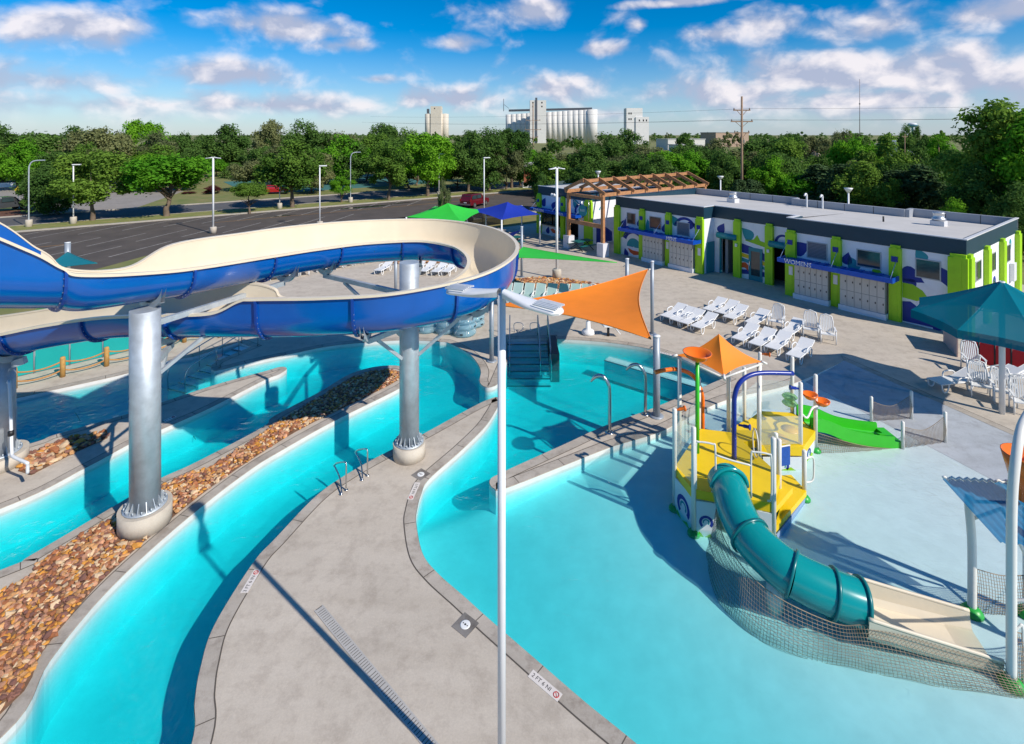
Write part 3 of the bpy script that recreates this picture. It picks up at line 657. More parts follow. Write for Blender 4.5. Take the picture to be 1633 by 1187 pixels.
# windows
def window(y0, y1, z0, z1, x=0.0, side=False, louvre=False):
    fr = MB(); t = .05
    def bx(a, b):
        if side: fr.b2((a[1], -.03, a[2]), (b[1], .02, b[2]))
        else: fr.b2((x - .03, a[1], a[2]), (x + .02, b[1], b[2]))
    bx((0, y0, z0), (0, y1, z0 + t)); bx((0, y0, z1 - t), (0, y1, z1)); bx((0, y0, z0 + t), (0, y0 + t, z1 - t)); bx((0, y1 - t, z0 + t), (0, y1, z1 - t))
    f = fr.build('window', mat('window_frame', (.45, .46, .47), .4), bath)
    if louvre:
        n = 11
        for i in range(n):
            z = lerp(z0 + t, z1 - t, (i + .5) / n); MB().box((x - .012, (y0 + y1) / 2, z), (.03, y1 - y0 - 2 * t, .012), 0, .6).build('louvre_blade', mat('louvre_grey', (.33, .33, .37), .6), f)
    if side: MB().b2((y0 + t, -.008, z0 + t), (y1 - t, .01, z1 - t)).build('pane', GLASS, f)
    else: MB().b2((x - .008, y0 + t, z0 + t), (x + .01, y1 - t, z1 - t)).build('pane', mat('louvre_back', (.16, .16, .18), .7) if louvre else GLASS, f)
window(.92, 1.95, 2.4, 3.36); window(3.4, 4.55, 2.42, 3.36); window(6.0, 7.1, 2.4, 3.36, louvre=True)
window(14.9, 15.95, 2.35, 3.3, louvre=True); window(17.3, 18.4, 2.45, 3.4); window(19.7, 20.6, 2.5, 3.4)
for a in (1.6, 4.5, 7.8): window(a, a + 1.05, 2.3, 3.3, side=True)
# murals: flat paint a few millimetres proud of the blockwork
def mur(pts, material, x=0.0, parent=bath, lift=.004, name='mural_shape'):
    if sum(pts[i][0] * pts[(i + 1) % len(pts)][1] - pts[(i + 1) % len(pts)][0] * pts[i][1] for i in range(len(pts))) > 0: pts = pts[::-1]
    m = MB(); m.poly([(x - lift, p[0], p[1]) for p in pts]); return m.build(name, material, parent)
def drop(y, z, s, ang, material, x=0.0, lift=.004):
    s *= 1.3
    out = []
    for k in range(18):
        t = 2 * math.pi * k / 18; r = s * (math.sin(t / 2) ** 1.5) * .42
        px_, pz_ = s * math.cos(t), 1.4 * r * math.sin(t); out.append((y + px_ * math.cos(ang) * .55 - pz_ * math.sin(ang), z + px_ * math.sin(ang) * .55 + pz_ * math.cos(ang)))
    mur(out, material, x, lift=lift)
def arc(y, z, r0, r1, a0, a1, material, x=0.0, taper=.0, lift=.004, zs=1.0):
    a = []; b = []
    for k in range(19):
        t = k / 18; q = R(lerp(a0, a1, t)); th = (r1 - r0) * lerp(1, taper, t) if taper else (r1 - r0)
        a.append((y + r1 * math.cos(q), z + r1 * zs * math.sin(q))); b.append((y + (r1 - th) * math.cos(q), z + (r1 - th) * zs * math.sin(q)))
    mur(a + b[::-1], material, x, lift=lift)
def wave(y0, y1, zt, zb, material, x=0.0, amp=.15, ph=0.0, lift=.004):
    a = []; b = []
    for k in range(15):
        t = k / 14; y = lerp(y0, y1, t); s_ = amp * math.sin(ph + t * 4); a.append((y, lerp(zt[0], zt[1], t) + s_)); b.append((y, lerp(zb[0], zb[1], t) + s_ * .8))
    mur(a + b[::-1], material, x, lift=lift)
# womens wing (left pilaster 7.95 ... corner)
arc(1.45, 1.55, .95, 1.62, 75, 262, MBLUE, taper=.75, lift=.005); mur([(2.48, .06), (2.48, 1.05), (2.15, 1.12), (1.75, .85), (1.35, .40), (1.05, .08)], MBLUE); mur([(2.48, 1.25), (2.48, 2.0), (2.05, 2.0), (1.65, 1.78), (1.4, 1.42), (1.9, 1.2)], mat('mural_lime', (.30, .56, .01), .6), lift=.006)
drop(2.05, 2.4, .75, R(205), MBLUE); drop(1.75, 3.55, .5, R(60), MTEAL); drop(2.25, 2.05, .5, R(20), MBLUE); drop(5.0, 2.75, .5, R(100), MBLUE); drop(4.75, 2.55, .6, R(60), MTEAL); drop(7.4, 2.9, .8, R(150), MBLUE); mur([(3.2, 2.05), (3.5, 2.45), (3.8, 2.4), (3.9, 2.0)], MATS['mural_lime'])
wave(5.85, 7.65, (2.1, 2.35), (1.9, 2.0), MLIGHT, amp=.05)
# middle recess
drop(13.2, 3.1, .55, R(118), MBLUE, 1.2); drop(11.4, 3.0, .7, R(40), MTEAL, 1.2); arc(9.05, 2.75, .33, .52, -10, 200, MBLUE, 1.2, .4)
wave(10.0, 11.8, (1.75, 2.35), (1.3, 1.75), MBLUE, 1.2, .06); wave(10.0, 11.8, (1.25, 1.72), (1.0, 1.45), MYEL, 1.2, .06, lift=.005); wave(10.0, 11.8, (.9, 1.4), (.75, 1.15), MTEAL, 1.2, .06); wave(11.3, 11.8, (.9, 1.05), (.5, .75), MORNG, 1.2, .1, lift=.006); wave(10.0, 11.8, (.65, .6), (.35, .3), MBLUE, 1.2, .06)
mur([(10.05, 2.25), (10.05, 2.55), (10.5, 2.65), (10.7, 3.0), (10.95, 2.65), (11.5, 2.62), (11.5, 2.5)], MATS['mural_lime'], 1.2)
# mens wing
arc(15.3, 2.7, .75, .98, 20, 230, MBLUE, 0, .5); drop(16.15, 3.35, .6, R(50), MTEAL); drop(14.75, 3.2, .5, R(160), MBLUE); drop(18.45, 2.6, .75, R(75), MTEAL); drop(17.0, 2.7, .5, R(100), MBLUE); drop(20.9, 2.45, .65, R(120), MBLUE); drop(19.35, 2.75, .45, R(100), MBLUE)
mur([(21.2, 2.6), (20.9, 2.2), (20.5, 2.05), (20.2, 2.25), (20.0, 2.05), (21.0, 1.4), (21.2, 1.3)], MATS['mural_lime']); arc(19.95, 1.0, .75, 1.15, 20, 215, MBLUE, 0, .6); arc(19.9, .75, 0.05, .7, 0, 180, MTEAL, 0); mur([(19.4, .25), (19.4, .5), (20.0, .5), (20.5, .62), (20.3, .3), (19.9, .15)], MORNG); drop(20.7, .25, .45, R(70), MBLUE)
# ticket wing
drop(31.2, 3.1, .65, R(118), MBLUE, .4); drop(29.7, 2.95, .65, R(125), MBLUE, .4); drop(26.9, 3.45, .7, R(50), MTEAL, .4); arc(26.3, 2.75, .42, .68, -20, 200, MBLUE, .4, .6); drop(30.6, .5, .5, R(110), MBLUE, .4); mur([(29.0, .35), (29.1, .62), (29.5, .55), (29.9, .72), (30.3, .6), (29.9, .3)], MORNG, .4); mur([(28.75, .6), (29.2, 1.0), (30.0, .98), (29.2, .75)], MTEAL, .4)
for pts, mm_ in (([(3.0, .1), (1.0, .1), (1.0, 1.6), (2.0, 1.5), (3.0, .9)], MBLUE), ([(1.6, 3.3), (1.3, 3.0), (1.45, 2.9)], MTEAL)):
    q = MB(); q.poly([(p[0], 24.9 - .004, p[1]) for p in (pts if mm_ is MBLUE else pts[::-1])]); q.build('mural_shape', mm_, bath)
for yy, z0, s in ((1.0, 2.0, .8), (5.3, 1.6, .7), (8.9, 3.2, .6)):
    q = MB(); q.poly([(yy + s * .45 * math.cos(t) * (1 + .3 * math.sin(t)), -.004, z0 + s * .6 * math.sin(t)) for t in [k * .524 for k in range(12)]]); q.build('mural_shape', MBLUE if yy < 6 else MTEAL, bath)
q = MB(); q.poly([(x_, -.004, z_) for x_, z_ in ((4.1, .3), (6.2, .3), (5.9, 1.4), (5.2, 1.9), (4.6, 1.2))]); q.build('mural_shape', MATS['mural_lime'], bath)
# doors
def frame(y0, y1, h, x, name='door_frame'):
    P(name, TEALM, ((x - .05, y0 - .09, 0), (x + .1, y0, h + .09)), ((x - .05, y1, 0), (x + .1, y1 + .09, h + .09)), ((x - .05, y0, h), (x + .1, y1, h + .09)))
frame(8.45, 9.7, 2.42, 1.19); frame(12.1, 13.25, 2.42, 1.19)
for y0, y1 in ((8.35, 9.8), (12.0, 13.4)):
    m = MB(); m.lathe([(.0, 0), (.2, 0), (.2, y1 - y0), (0, y1 - y0)], 14); m.v = [(a[0] + 1.0, a[2] + y0, a[1] + 2.62) for a in m.v]; m.f = [tuple(reversed(f)) for f in m.f]; m.build('roller_shutter_box', TEALM, bath)
dd = P('door', TEALM, ((1.15, 10.35, .0), (1.2, 11.25, .32)), ((1.15, 10.35, .32), (1.2, 10.5, 2.12)), ((1.15, 11.1, .32), (1.2, 11.25, 2.12)), ((1.15, 10.5, 1.9), (1.2, 11.1, 2.12)))
P('pane', GLASS, ((1.17, 10.5, .32), (1.185, 11.1, 1.9)), parent=dd); P('handle', STEEL, ((1.10, 11.15, .95), (1.15, 11.19, 1.2)), parent=dd)
P('side_door', TEALM, ((.26, 13.72, 0), (1.15, 13.79, 2.1)))
# lockers under the awnings
LOCK = mat('locker_cream', (.60, .57, .52), .5, var=.03); HASP = mat('hasp', (.06, .06, .06), .4)
def lockers(y0, y1, n=6):
    lk = P('locker_bank', mat('locker_shell', (.35, .34, .33), .6), ((-.42, y0, .28), (.0, y1, 1.95)))
    P('plinth', WALLP, ((-.5, y0 - .06, 0), (-.001, y1 + .06, .28)), parent=lk)
    wd = (y1 - y0) / n
    for i in range(n):
        for z0, z1 in ((.30, 1.09), (1.12, 1.92)):
            P('locker_door', LOCK, ((-.44, y0 + i * wd + .012, z0), (-.42, y0 + (i + 1) * wd - .012, z1)), parent=lk)
            P('hasp', HASP, ((-.455, y0 + i * wd + .05, z0 + .42), (-.44, y0 + i * wd + .10, z0 + .52)), parent=lk)
lockers(3.1, 5.2); lockers(5.8, 7.6); lockers(14.4, 16.3); lockers(16.9, 18.7)
# awnings with names
def awning(y0, y1, label_txt, ty, z=2.12, x=0.0, pr=1.15, size=.27):
    aw = P('awning', AWN, ((x - pr, y0, z - .02), (x - pr + .05, y1, z + .22)), ((x - pr + .05, y0, z - .02), (x - .02, y0 + .05, z + .22)), ((x - pr + .05, y1 - .05, z - .02), (x - .02, y1, z + .22)))
    n = int((y1 - y0) / .22); m = MB()
    for i in range(n): m.b2((x - pr + .05, y0 + .06 + i * .22, z + (.13 if i % 2 else .10)), (x - .02, y0 + .06 + i * .22 + .219, z + (.16 if i % 2 else .13)))
    m.build('awning_deck', AWN, aw)
    for q in (y0 + .12, (y0 + y1) / 2, y1 - .12): MB().tube([(x - pr + .08, q, z + .2), (x - .2, q, z + 1.0)], .016, 6).build('awning_rod', MLIGHT, aw)
    if label_txt: text_mesh('lettering', label_txt, size, WPAINT, aw, (x - pr - .003, ty, z + .10), (R(90), 0, R(-90)), .012)
awning(2.55, 8.25, 'WOMENS', 7.1, size=.34); awning(13.85, 20.5, 'MENS', 15.6, size=.34)
awning(25.6, 31.9, 'ADMISSION', 30.6, 2.35, .4, 1.2, .3); text_mesh('lettering', 'GUESTS', .3, WPAINT, bath, (-.803, 27.7, 2.45), (R(90), 0, R(-90)), .012)
# ticket windows and counter, floodlights
for y in (29.1, 30.1, 31.0): P('ticket_window', GLASS, ((.42, y, 1.05), (.44, y + .8, 2.1)))
P('counter', mat('counter_wood', (.30, .20, .12), .6), ((.05, 28.75, .98), (.4, 31.75, 1.04)))
for y in (29.3,):
    for dy in (0, .3): MB().lathe([(.0, 0), (.17, .02), (.17, .12), (.1, .2), (0, .2)], 12, (0, 0, 0)).build('floodlight', WPAINT, bath, loc=(.1, y + dy, 3.95), rot=(0, R(-120), 0))
P('utility_meter', WPAINT, ((8.6, -.22, 1.2), (9.2, .0, 2.2)))
# timber pergola through the passage
per = thing('pergola', 'brown timber gabled pergola on white piers running back over the passage', 'pergola', W(23.4, -1.8), BROT)
y0, y1 = -1.95, 1.95                                         # local y = u offset from the ridge
for x in (0.0, 13.6):
    for y in (y0, y1):
        MB().b2((x - .12, y - .12, 1.05 if x < 1 else 3.9), (x + .12, y + .12, 4.65)).build('post', WOOD, per)
        if x < 1: MB().b2((x - .33, y - .33, 0), (x + .33, y + .33, 1.05)).build('pier', mat('pier_white', (.68, .68, .72), .6, var=.04), per)
for y in (y0, y1): MB().b2((-.35, y - .09, 4.65), (13.9, y + .09, 4.92)).build('beam', WOOD, per)
MB().b2((-.3, -.07, 5.62), (13.8, .07, 5.88)).build('ridge_beam', WOOD, per)
for i in range(9):
    x = -.15 + i * 1.73
    for s in (-1, 1): MB().beam((x, 0, 5.86), (x, s * 2.3, 4.90), .10, .26).build('rafter', WOOD, per)
MB().b2((-.1, y0, 4.4), (.1, y1, 4.64)).build('tie_beam', WOOD, per); MB().b2((-.11, y0 + .12, 2.15), (.11, y1 - .12, 2.45)).build('cross_beam', WOOD, per)
for y in (-.4, .4): MB().tube([(0, y, 2.45), (0, y, 4.4)], .02, 6).build('hanger_rod', STEEL, per)
MB().tube([(0, 1.8, 4.35), (-.05, .5, 3.6)], .02, 6).build('stay_rod', STEEL, per)
ex = tag(MB().lathe([(0, 0), (.46, 0), (.46, .06), (0, .06)], 28, smooth=False).build('exit_sign', TEALM), 'round teal sign reading EXIT hung in the timber pergola', 'sign')
ex.location = W(23.5, -1.95, 3.35); ex.rotation_euler = (0, R(-90), BROT)
text_mesh('lettering', 'EXIT', .26, WPAINT, ex, (0, 0, .062), (0, 0, R(-90)), .006)
# ------------------------------------------------------------------ big water slide: open flume on steel columns
slide = thing('water_slide', 'big looping water slide with blue shell and cream channel on steel columns', 'water slide', (COL2[0], COL2[1], 0))
SO = (COL2[0], COL2[1], 0)
# x, y, height of channel bottom, left wall, right wall (travelling down)
ST = [(-13.8, 3.0, 9.2, 1.5, 1.5), (-12.7, 5.4, 8.4, 1.6, 1.6), (-11.7, 7.8, 7.4, 2.0, 1.65), (-10.85, 9.7, 6.35, 2.0, 1.6), (-10.35, 10.75, 5.95, 1.72, 1.22), (-10.05, 11.3, 5.77, 1.18, .92), (-9.75, 11.75, 5.68, .70, .72), (-9.15, 12.9, 5.52, .58, .64), (-8.6, 13.9, 5.4, 1.08, .64), (-7.6, 15.7, 5.27, 1.18, .64),
      (-6.6, 17.2, 5.18, 1.22, .64), (-5.2, 18.6, 5.08, 1.22, .66), (-3.18, 19.3, 5.0, 1.22, .68), (-1.55, 18.72, 4.88, 1.22, .68), (-.75, 17.5, 4.76, 1.2, .66), (-.70, 16.1, 4.62, 1.18, .62), (-1.5, 14.9, 4.46, 1.12, .58), (-3.18, 14.3, 4.28, 1.08, .55),
      (-4.9, 14.2, 4.19, 1.08, .55), (-6.6, 14.3, 4.11, 1.10, .62), (-7.0, 14.33, 4.10, 1.06, .90), (-7.8, 14.4, 4.08, .72, 1.08), (-9.3, 14.5, 4.04, .66, 1.05), (-11.0, 14.7, 3.94, .62, .92), (-12.6, 14.85, 3.68, .62, .86), (-14.7, 15.08, 3.25, .6, .85), (-18, 15.4, 2.75, .6, .85), (-22, 15.8, 2.3, .6, .85)]
for i_, (x_, y_, z_, l_, r_) in enumerate(ST):
    if 6 <= i_ <= 14: ST[i_] = (x_, y_, z_ - .12, l_ + .12, r_ + .15)
    elif 15 <= i_ <= 20: ST[i_] = (x_, y_, z_ - .09, l_ + .11, r_ + .12)
    elif i_ > 20: ST[i_] = (x_, y_, z_ - .1, l_ + .13, r_ + .1)
PATH = crom(ST, 9); RR = .72
def frames(P):
    out = []
    for i, p in enumerate(P):
        a = Vector(P[max(0, i - 1)][:3]); b = Vector(P[min(len(P) - 1, i + 1)][:3]); d = (b - a).normalized()
        n = Vector((-d.y, d.x, 0)).normalized(); out.append((Vector(p[:3]), d, n, p[3], p[4]))
    return out
FR = frames(PATH)
def profile(hl, hr, r, n=9, ext=0.0):
    """half-pipe from left rim to right rim: list of (sideways to the left, up)"""
    def side(h):
        q = []
        if h <= RR: fm = math.acos(1 - h / RR); q = [(r * math.sin(fm * k / n), RR - r * math.cos(fm * k / n)) for k in range(n + 1)]
        else:
            q = [(r * math.sin(math.pi / 2 * k / (n - 1)), RR - r * math.cos(math.pi / 2 * k / (n - 1))) for k in range(n)] + [(r + .06 * (h - RR), h)]
        return q
    L = side(hl); Rr = side(hr); return [(a, b) for a, b in reversed(L)] + [(-a, b) for a, b in Rr[1:]]
def sweep(i0, i1, r, flip, m, zoff=0.0, fn=profile):
    b = len(m.v); rows = []
    for i in range(i0, i1 + 1):
        p, d, n, hl, hr = FR[i]; pr = fn(hl, hr, r); rows.append(len(pr))
        for s, h in pr: m.v.append(tuple(p + n * s + Vector((0, 0, h + zoff))))
    k = rows[0]
    for i in range(i1 - i0):
        for j in range(k - 1):
            q = (b + i * k + j, b + i * k + j + 1, b + (i + 1) * k + j + 1, b + (i + 1) * k + j); m.face(q if flip else q[::-1], True)
def rimtube(i0, i1, side, m):
    """moulded lip: flat-topped box section along one rim"""
    b = len(m.v)
    for i in range(i0, i1 + 1):
        p, d, n, hl, hr = FR[i]; pr = profile(hl, hr, RR); s, h = pr[0] if side > 0 else pr[-1]
        for ds, dh in ((-.015, .028), (.10, .028), (.10, -.035), (-.015, -.012)): m.v.append(tuple(p + n * (s + side * ds) + Vector((0, 0, h + dh))))
    for i in range(i1 - i0):
        for j in range(4):
            q = (b + i * 4 + j, b + i * 4 + (j + 1) % 4, b + (i + 1) * 4 + (j + 1) % 4, b + (i + 1) * 4 + j); m.face(q if side > 0 else q[::-1])
    for e, o_ in ((b, 1), (b + (i1 - i0) * 4, -1)): m.face([e + j for j in (range(4) if o_ * side < 0 else reversed(range(4)))])
# cumulative length -> section boundaries
cum = [0]
for i in range(1, len(FR)): cum.append(cum[-1] + (FR[i][0] - FR[i - 1][0]).length)
cuts = [0]; nxt = 2.6
for i in range(1, len(FR)):
    if cum[i] >= nxt: cuts.append(i); nxt = cum[i] + 2.35
cuts[-1:] = [len(FR) - 1] if len(FR) - 1 - cuts[-1] < 6 else [cuts[-1], len(FR) - 1]
joint_i = min(range(len(FR)), key=lambda i: (FR[i][0].xy - Vector((-10.02, 11.35))).length)
cuts = sorted(set([c for c in cuts if abs(c - joint_i) > 7] + [joint_i]))
for a, b in zip(cuts, cuts[1:]):
    m = MB(); sweep(a, b, RR + .03, False, m, 0); sec = m.build('flume_section', BLUE, slide, SO)
    m = MB(); sweep(a, b, RR, True, m); m.build('channel', BLUE if b <= joint_i else CREAM, sec, SO)
    for s in (1, -1):
        m = MB(); rimtube(a, b, s, m); m.build('rim', CREAM, sec, SO)
for c in cuts[1:-1]:
    p, d, n, hl, hr = FR[c]; m = MB()
    for dd in (-.035, .035):
        pass
    pr0 = profile(hl, hr, RR + .03); pr1 = profile(hl, hr, RR + .10); b = len(m.v); k = len(pr0)
    for off in (-.03, .03):
        for (s, h), (s1, h1) in zip(pr0, pr1):
            h1 = min(h1, h + .02) if abs(s1) > .3 else h1
            m.v.append(tuple(p + d * off + n * s + Vector((0, 0, h - .002)))); m.v.append(tuple(p + d * off + n * s1 + Vector((0, 0, (h1 if h1 < h else h) - .002))))
    for j in range(k - 1):
        o0, o1 = b + 2 * j, b + 2 * k + 2 * j
        m.face((o0, o0 + 1, o0 + 3, o0 + 2)); m.face((o1, o1 + 2, o1 + 3, o1 + 1)); m.face((o0 + 1, o1 + 1, o1 + 3, o0 + 3))
    fl = m.build('joint_flange', mat('blue_flange', (.006, .055, .30), .3, var=.08), slide, SO)
    m = MB()
    for j in range(1, k - 1):
        s1, h1 = pr1[j]; q = p + n * (s1 * .955) + Vector((0, 0, RR + (h1 - RR) * .955)) - d * .036
        m.box(q, (.014, .014, .014))
    tag(m.build('bolts', GALV, fl, SO), kind='stuff')
# columns, footings, gussets
def column(xy, r, top, pier_r, pier_h):
    x, y = xy
    MB().lathe([(pier_r, -.02), (pier_r, pier_h)], 40, (x, y, 0)).build('footing', PIER, slide, SO)
    MB().lathe([(r, pier_h + .03), (r, top)], 40, (x, y, 0)).build('column', GALV, slide, SO)
    MB().lathe([(r + .14, pier_h + .002), (r + .14, pier_h + .035), (r, pier_h + .035)], 28, (x, y, 0)).build('base_plate', GALV, slide, SO)
    for k in range(14):
        t = 2 * math.pi * k / 14; c, s = math.cos(t), math.sin(t); m = MB(); e = Vector((-s, c, 0)) * .008
        tri = [Vector((x + c * (r - .005), y + s * (r - .005), pier_h + .036)), Vector((x + c * (r + .11), y + s * (r + .11), pier_h + .036)), Vector((x + c * (r - .005), y + s * (r - .005), pier_h + .26))]
        m.v = [tuple(q + e) for q in tri] + [tuple(q - e) for q in tri]; m.face((0, 1, 2)); m.face((5, 4, 3)); m.face((0, 3, 4, 1)); m.face((1, 4, 5, 2)); m.face((2, 5, 3, 0)); m.build('gusset', GALV, slide, SO)
    m = MB()
    for k in range(14):
        t = 2 * math.pi * (k + .5) / 14; m.lathe([(.018, 0), (.018, .07), (0, .075)], 6, (x + (r + .1) * math.cos(t), y + (r + .1) * math.sin(t), pier_h + .035))
    tag(m.build('anchor_bolts', GALV, slide, SO), kind='stuff')
column(COL1, .325, 5.24, .56, .46); column(COL2, .285, 5.73, .47, .42); column(COL0, .34, 3.08, .62, .35)
def arm(p, q, w=.11, h=.14, name='support_arm'): MB().beam(p, q, w, h).build(name, GALV, slide, SO)
def saddle(c):
    p, d, n, hl, hr = FR[c]; m = MB(); pr = profile(.42, .42, RR + .05, 7)
    b = len(m.v)
    for off in (-.05, .05):
        for s, h in pr: m.v += [tuple(p + d * off + n * s + Vector((0, 0, h - .02))), tuple(p + d * off + n * s * .9 + Vector((0, 0, min(h, .2) - .2)))]
    k = len(pr)
    for j in range(k - 1):
        o0, o1 = b + 2 * j, b + 2 * k + 2 * j
        m.face((o0, o0 + 2, o0 + 3, o0 + 1)); m.face((o1, o1 + 1, o1 + 3, o1 + 2)); m.face((o0 + 1, o0 + 3, o1 + 3, o1 + 1))
    m.build('saddle_bracket', GALV, slide, SO); return p
def near(x, y, z=None): return min(range(len(FR)), key=lambda i: (FR[i][0].xy - Vector((x, y))).length + (0 if z is None else abs(FR[i][0].z - z) * 2))
for (x, y, z, colm, zc) in ((-9.1, 13.0, 5.5, COL1, 5.1), (-7.1, 16.4, 5.2, COL1, 4.95), (-6.3, 17.6, 5.1, COL2, 5.25), (-3.3, 19.3, 5.0, COL2, 4.75), (-1.2, 15.2, 4.5, COL2, 4.15), (-4.0, 14.25, 4.2, COL2, 3.85), (-9.4, 14.52, 4.0, COL1, 3.5), (-14.6, 15.08, 3.3, COL0, 3.0)):
    c = near(x, y, z); p = saddle(c); cc = Vector((colm[0], colm[1], 0)); dirv = (p.xy - cc.xy); L = dirv.length; dn = dirv.normalized() if L > .05 else Vector((1, 0)); r_ = .28
    top = Vector((p.x, p.y, p.z - .28)); st = Vector((cc.x + dn.x * r_, cc.y + dn.y * r_, p.z - .28))
    if L > .55:
        arm(st, top); lo = Vector((st.x, st.y, p.z - .28 - min(1.3, L * .6))); arm(lo, st.lerp(top, .72) - Vector((0, 0, .08)), .07, .09, 'brace')
    else: arm(Vector((cc.x, cc.y, p.z - .42)), top + Vector((dn.x * .3, dn.y * .3, .05)), .16, .2)
# white drain pipe with valve beside the left footing
m = MB(); q = at(16, 607, 14.55)
m.tube(crom([at(13, 610, 14.7), at(15, 612, 14.5), at(17, 660, 14.4), at(18, 690, 14.35), at(19, 722, 14.2), at(22, 729, 14.1), at(42, 738, 13.9), at(44, 741, 13.9), at(44, 755, 13.9)], 4), .04, 8)
pp = tag(m.build('drain_pipe', WPAINT), 'white plastic drain pipe with black valve on the left edge column', 'pipe')
MB().lathe([(.07, -.06), (.07, .06), (0, .07)], 10, tuple(at(17.5, 691, 14.33))).build('valve', BLACK, pp)
# ------------------------------------------------------------------ water play structure in the wading pool
play = thing('play_structure', 'white-posted water play structure with yellow decks, teal tube slide and green slide', 'play structure', (6, 14, 0))
PO = (6, 14, 0)
def fz(x, y): return floor_z(x, y)
PW = mat('post_cream_white', (.76, .74, .68), .35, var=.03)
FOOT = mat('green_foot', (.02, .36, .05), .4)
def post(x, y, top, bot=None, r=.058, foot=True, parent=play, off=PO):
    z0 = fz(x, y) if bot is None else bot
    o = MB().tube([(x, y, z0), (x, y, top - .03), (x, y, top)], [r, r, r * .6], 12).build('post', PW, parent, off)
    if foot and bot is None: MB().lathe([(.15, 0), (.15, .05), (.10, .11), (r, .13)], 14, (x, y, z0)).build('post_foot', FOOT, o, off)
    return o
def platform(poly, z, th=.16, name='deck'):
    MB().prism(poly, z - th, z).build(name, YELLOW, play, PO)
P1 = [(4.27, 13.64), (4.41, 12.78), (6.15, 12.28), (6.85, 13.3), (6.45, 15.2), (5.58, 15.4)]
P2 = [(7.2, 15.05), (8.4, 15.0), (9.25, 15.85), (9.1, 16.85), (8.1, 16.95), (7.3, 16.3)]
platform(P1, .8, .22); platform(P2, .5, .26); platform([(6.2, 12.35), (7.75, 13.7), (7.7, 14.35), (6.95, 14.3), (6.9, 13.3)], .12, .14, 'step'); platform([(6.25, 12.5), (7.2, 13.35), (6.95, 13.9), (6.75, 13.3)], .45, .15, 'step'); platform([(6.5, 15.0), (7.25, 15.1), (7.3, 16.2), (6.6, 15.7)], .64, .2, 'ramp')
SPOT = mat('yellow_spot', (.72, .40, .01), .4)
for x, y, r in ((7.9, 15.45, .28), (8.5, 15.9, .26)): MB().lathe([(r, .501), (r, .504), (0, .504)], 18, (x, y, 0)).build('deck_spot', SPOT, play, PO)
for (x, y, top) in ((4.25, 13.6, 2.35), (4.45, 12.75, 2.35), (6.18, 12.3, 2.35), (7.74, 13.78, 1.15), (8.4, 15.15, 2.3), (9.25, 15.86, 2.2), (6.85, 13.35, 1.7), (7.15, 15.05, 2.5), (5.55, 15.45, 2.3), (6.45, 15.5, 2.75), (7.3, 16.35, 2.2), (8.1, 17.0, 2.4), (9.1, 16.9, 2.3), (7.35, 14.5, 1.2)): post(x, y, top)
# mural panels under the decks
PANEL = mat('panel_white', (.70, .74, .76), .4)
def panel(a, b, z0, z1, shapes=True, mt=PANEL):
    a, b = Vector(a), Vector(b); d = (b - a).normalized(); n = Vector((d.y, -d.x)); L = (b - a).length
    pn = MB().beam((a.x, a.y, (z0 + z1) / 2), (b.x, b.y, (z0 + z1) / 2), .025, z1 - z0).build('panel', mt, play, PO)
    def sh(pts, m_):
        q = MB(); q.poly([tuple(Vector((a.x, a.y, 0)) + Vector((d.x, d.y, 0)) * (L / 2 + s) + Vector((n.x, n.y, 0)) * .0165 + Vector((0, 0, z))) for s, z in pts]); q.build('panel_motif', m_, pn, PO)
    if shapes:
        zc = (z0 + z1) / 2; r = min(L, z1 - z0) * .36
        ring = lambda r0, r1, a0, a1: [(r1 * math.cos(R(lerp(a0, a1, k / 14))), zc + r1 * math.sin(R(lerp(a0, a1, k / 14)))) for k in range(15)] + [(r0 * math.cos(R(lerp(a1, a0, k / 14))), zc + r0 * math.sin(R(lerp(a1, a0, k / 14)))) for k in range(15)]
        sh(ring(r * .62, r, -40, 230), MBLUE); sh(ring(r * .3, r * .5, -40, 200), MTEAL); sh([(-L * .45, z0 + .03), (L * .45, z0 + .03), (L * .2, z0 + .22), (-L * .1, z0 + .12), (-L * .35, z0 + .25)], MATS['mural_lime'])
panel((4.25, 13.55), (4.45, 12.8), -.42, .58); panel((4.5, 12.72), (4.95, 12.62), -.42, .56); panel((5.7, 12.42), (6.13, 12.28), -.42, .56); panel((8.42, 15.12), (9.22, 15.86), -.25, .24); panel((7.22, 14.98), (8.36, 14.98), -.28, .22); panel((6.3, 12.4), (7.7, 13.68), -.38, -.04, False, MLIGHT)
CLR = glassy('clear_acrylic', (.85, .9, .9), .16)
def clear(a, b, z0, z1): MB().beam((a[0], a[1], (z0 + z1) / 2), (b[0], b[1], (z0 + z1) / 2), .012, z1 - z0).build('clear_panel', CLR, play, PO)
clear((4.25, 13.6), (4.45, 12.8), .9, 1.8); clear((4.25, 13.7), (5.5, 15.4), .9, 1.75); clear((6.9, 13.4), (7.1, 15.0), .8, 1.6); clear((7.2, 15.03), (8.36, 15.08), .55, 1.35); clear((7.35, 16.3), (8.05, 16.95), .55, 1.5); clear((8.15, 16.98), (9.05, 16.9), .55, 1.5); clear((6.55, 15.55), (7.25, 16.3), .8, 1.5)
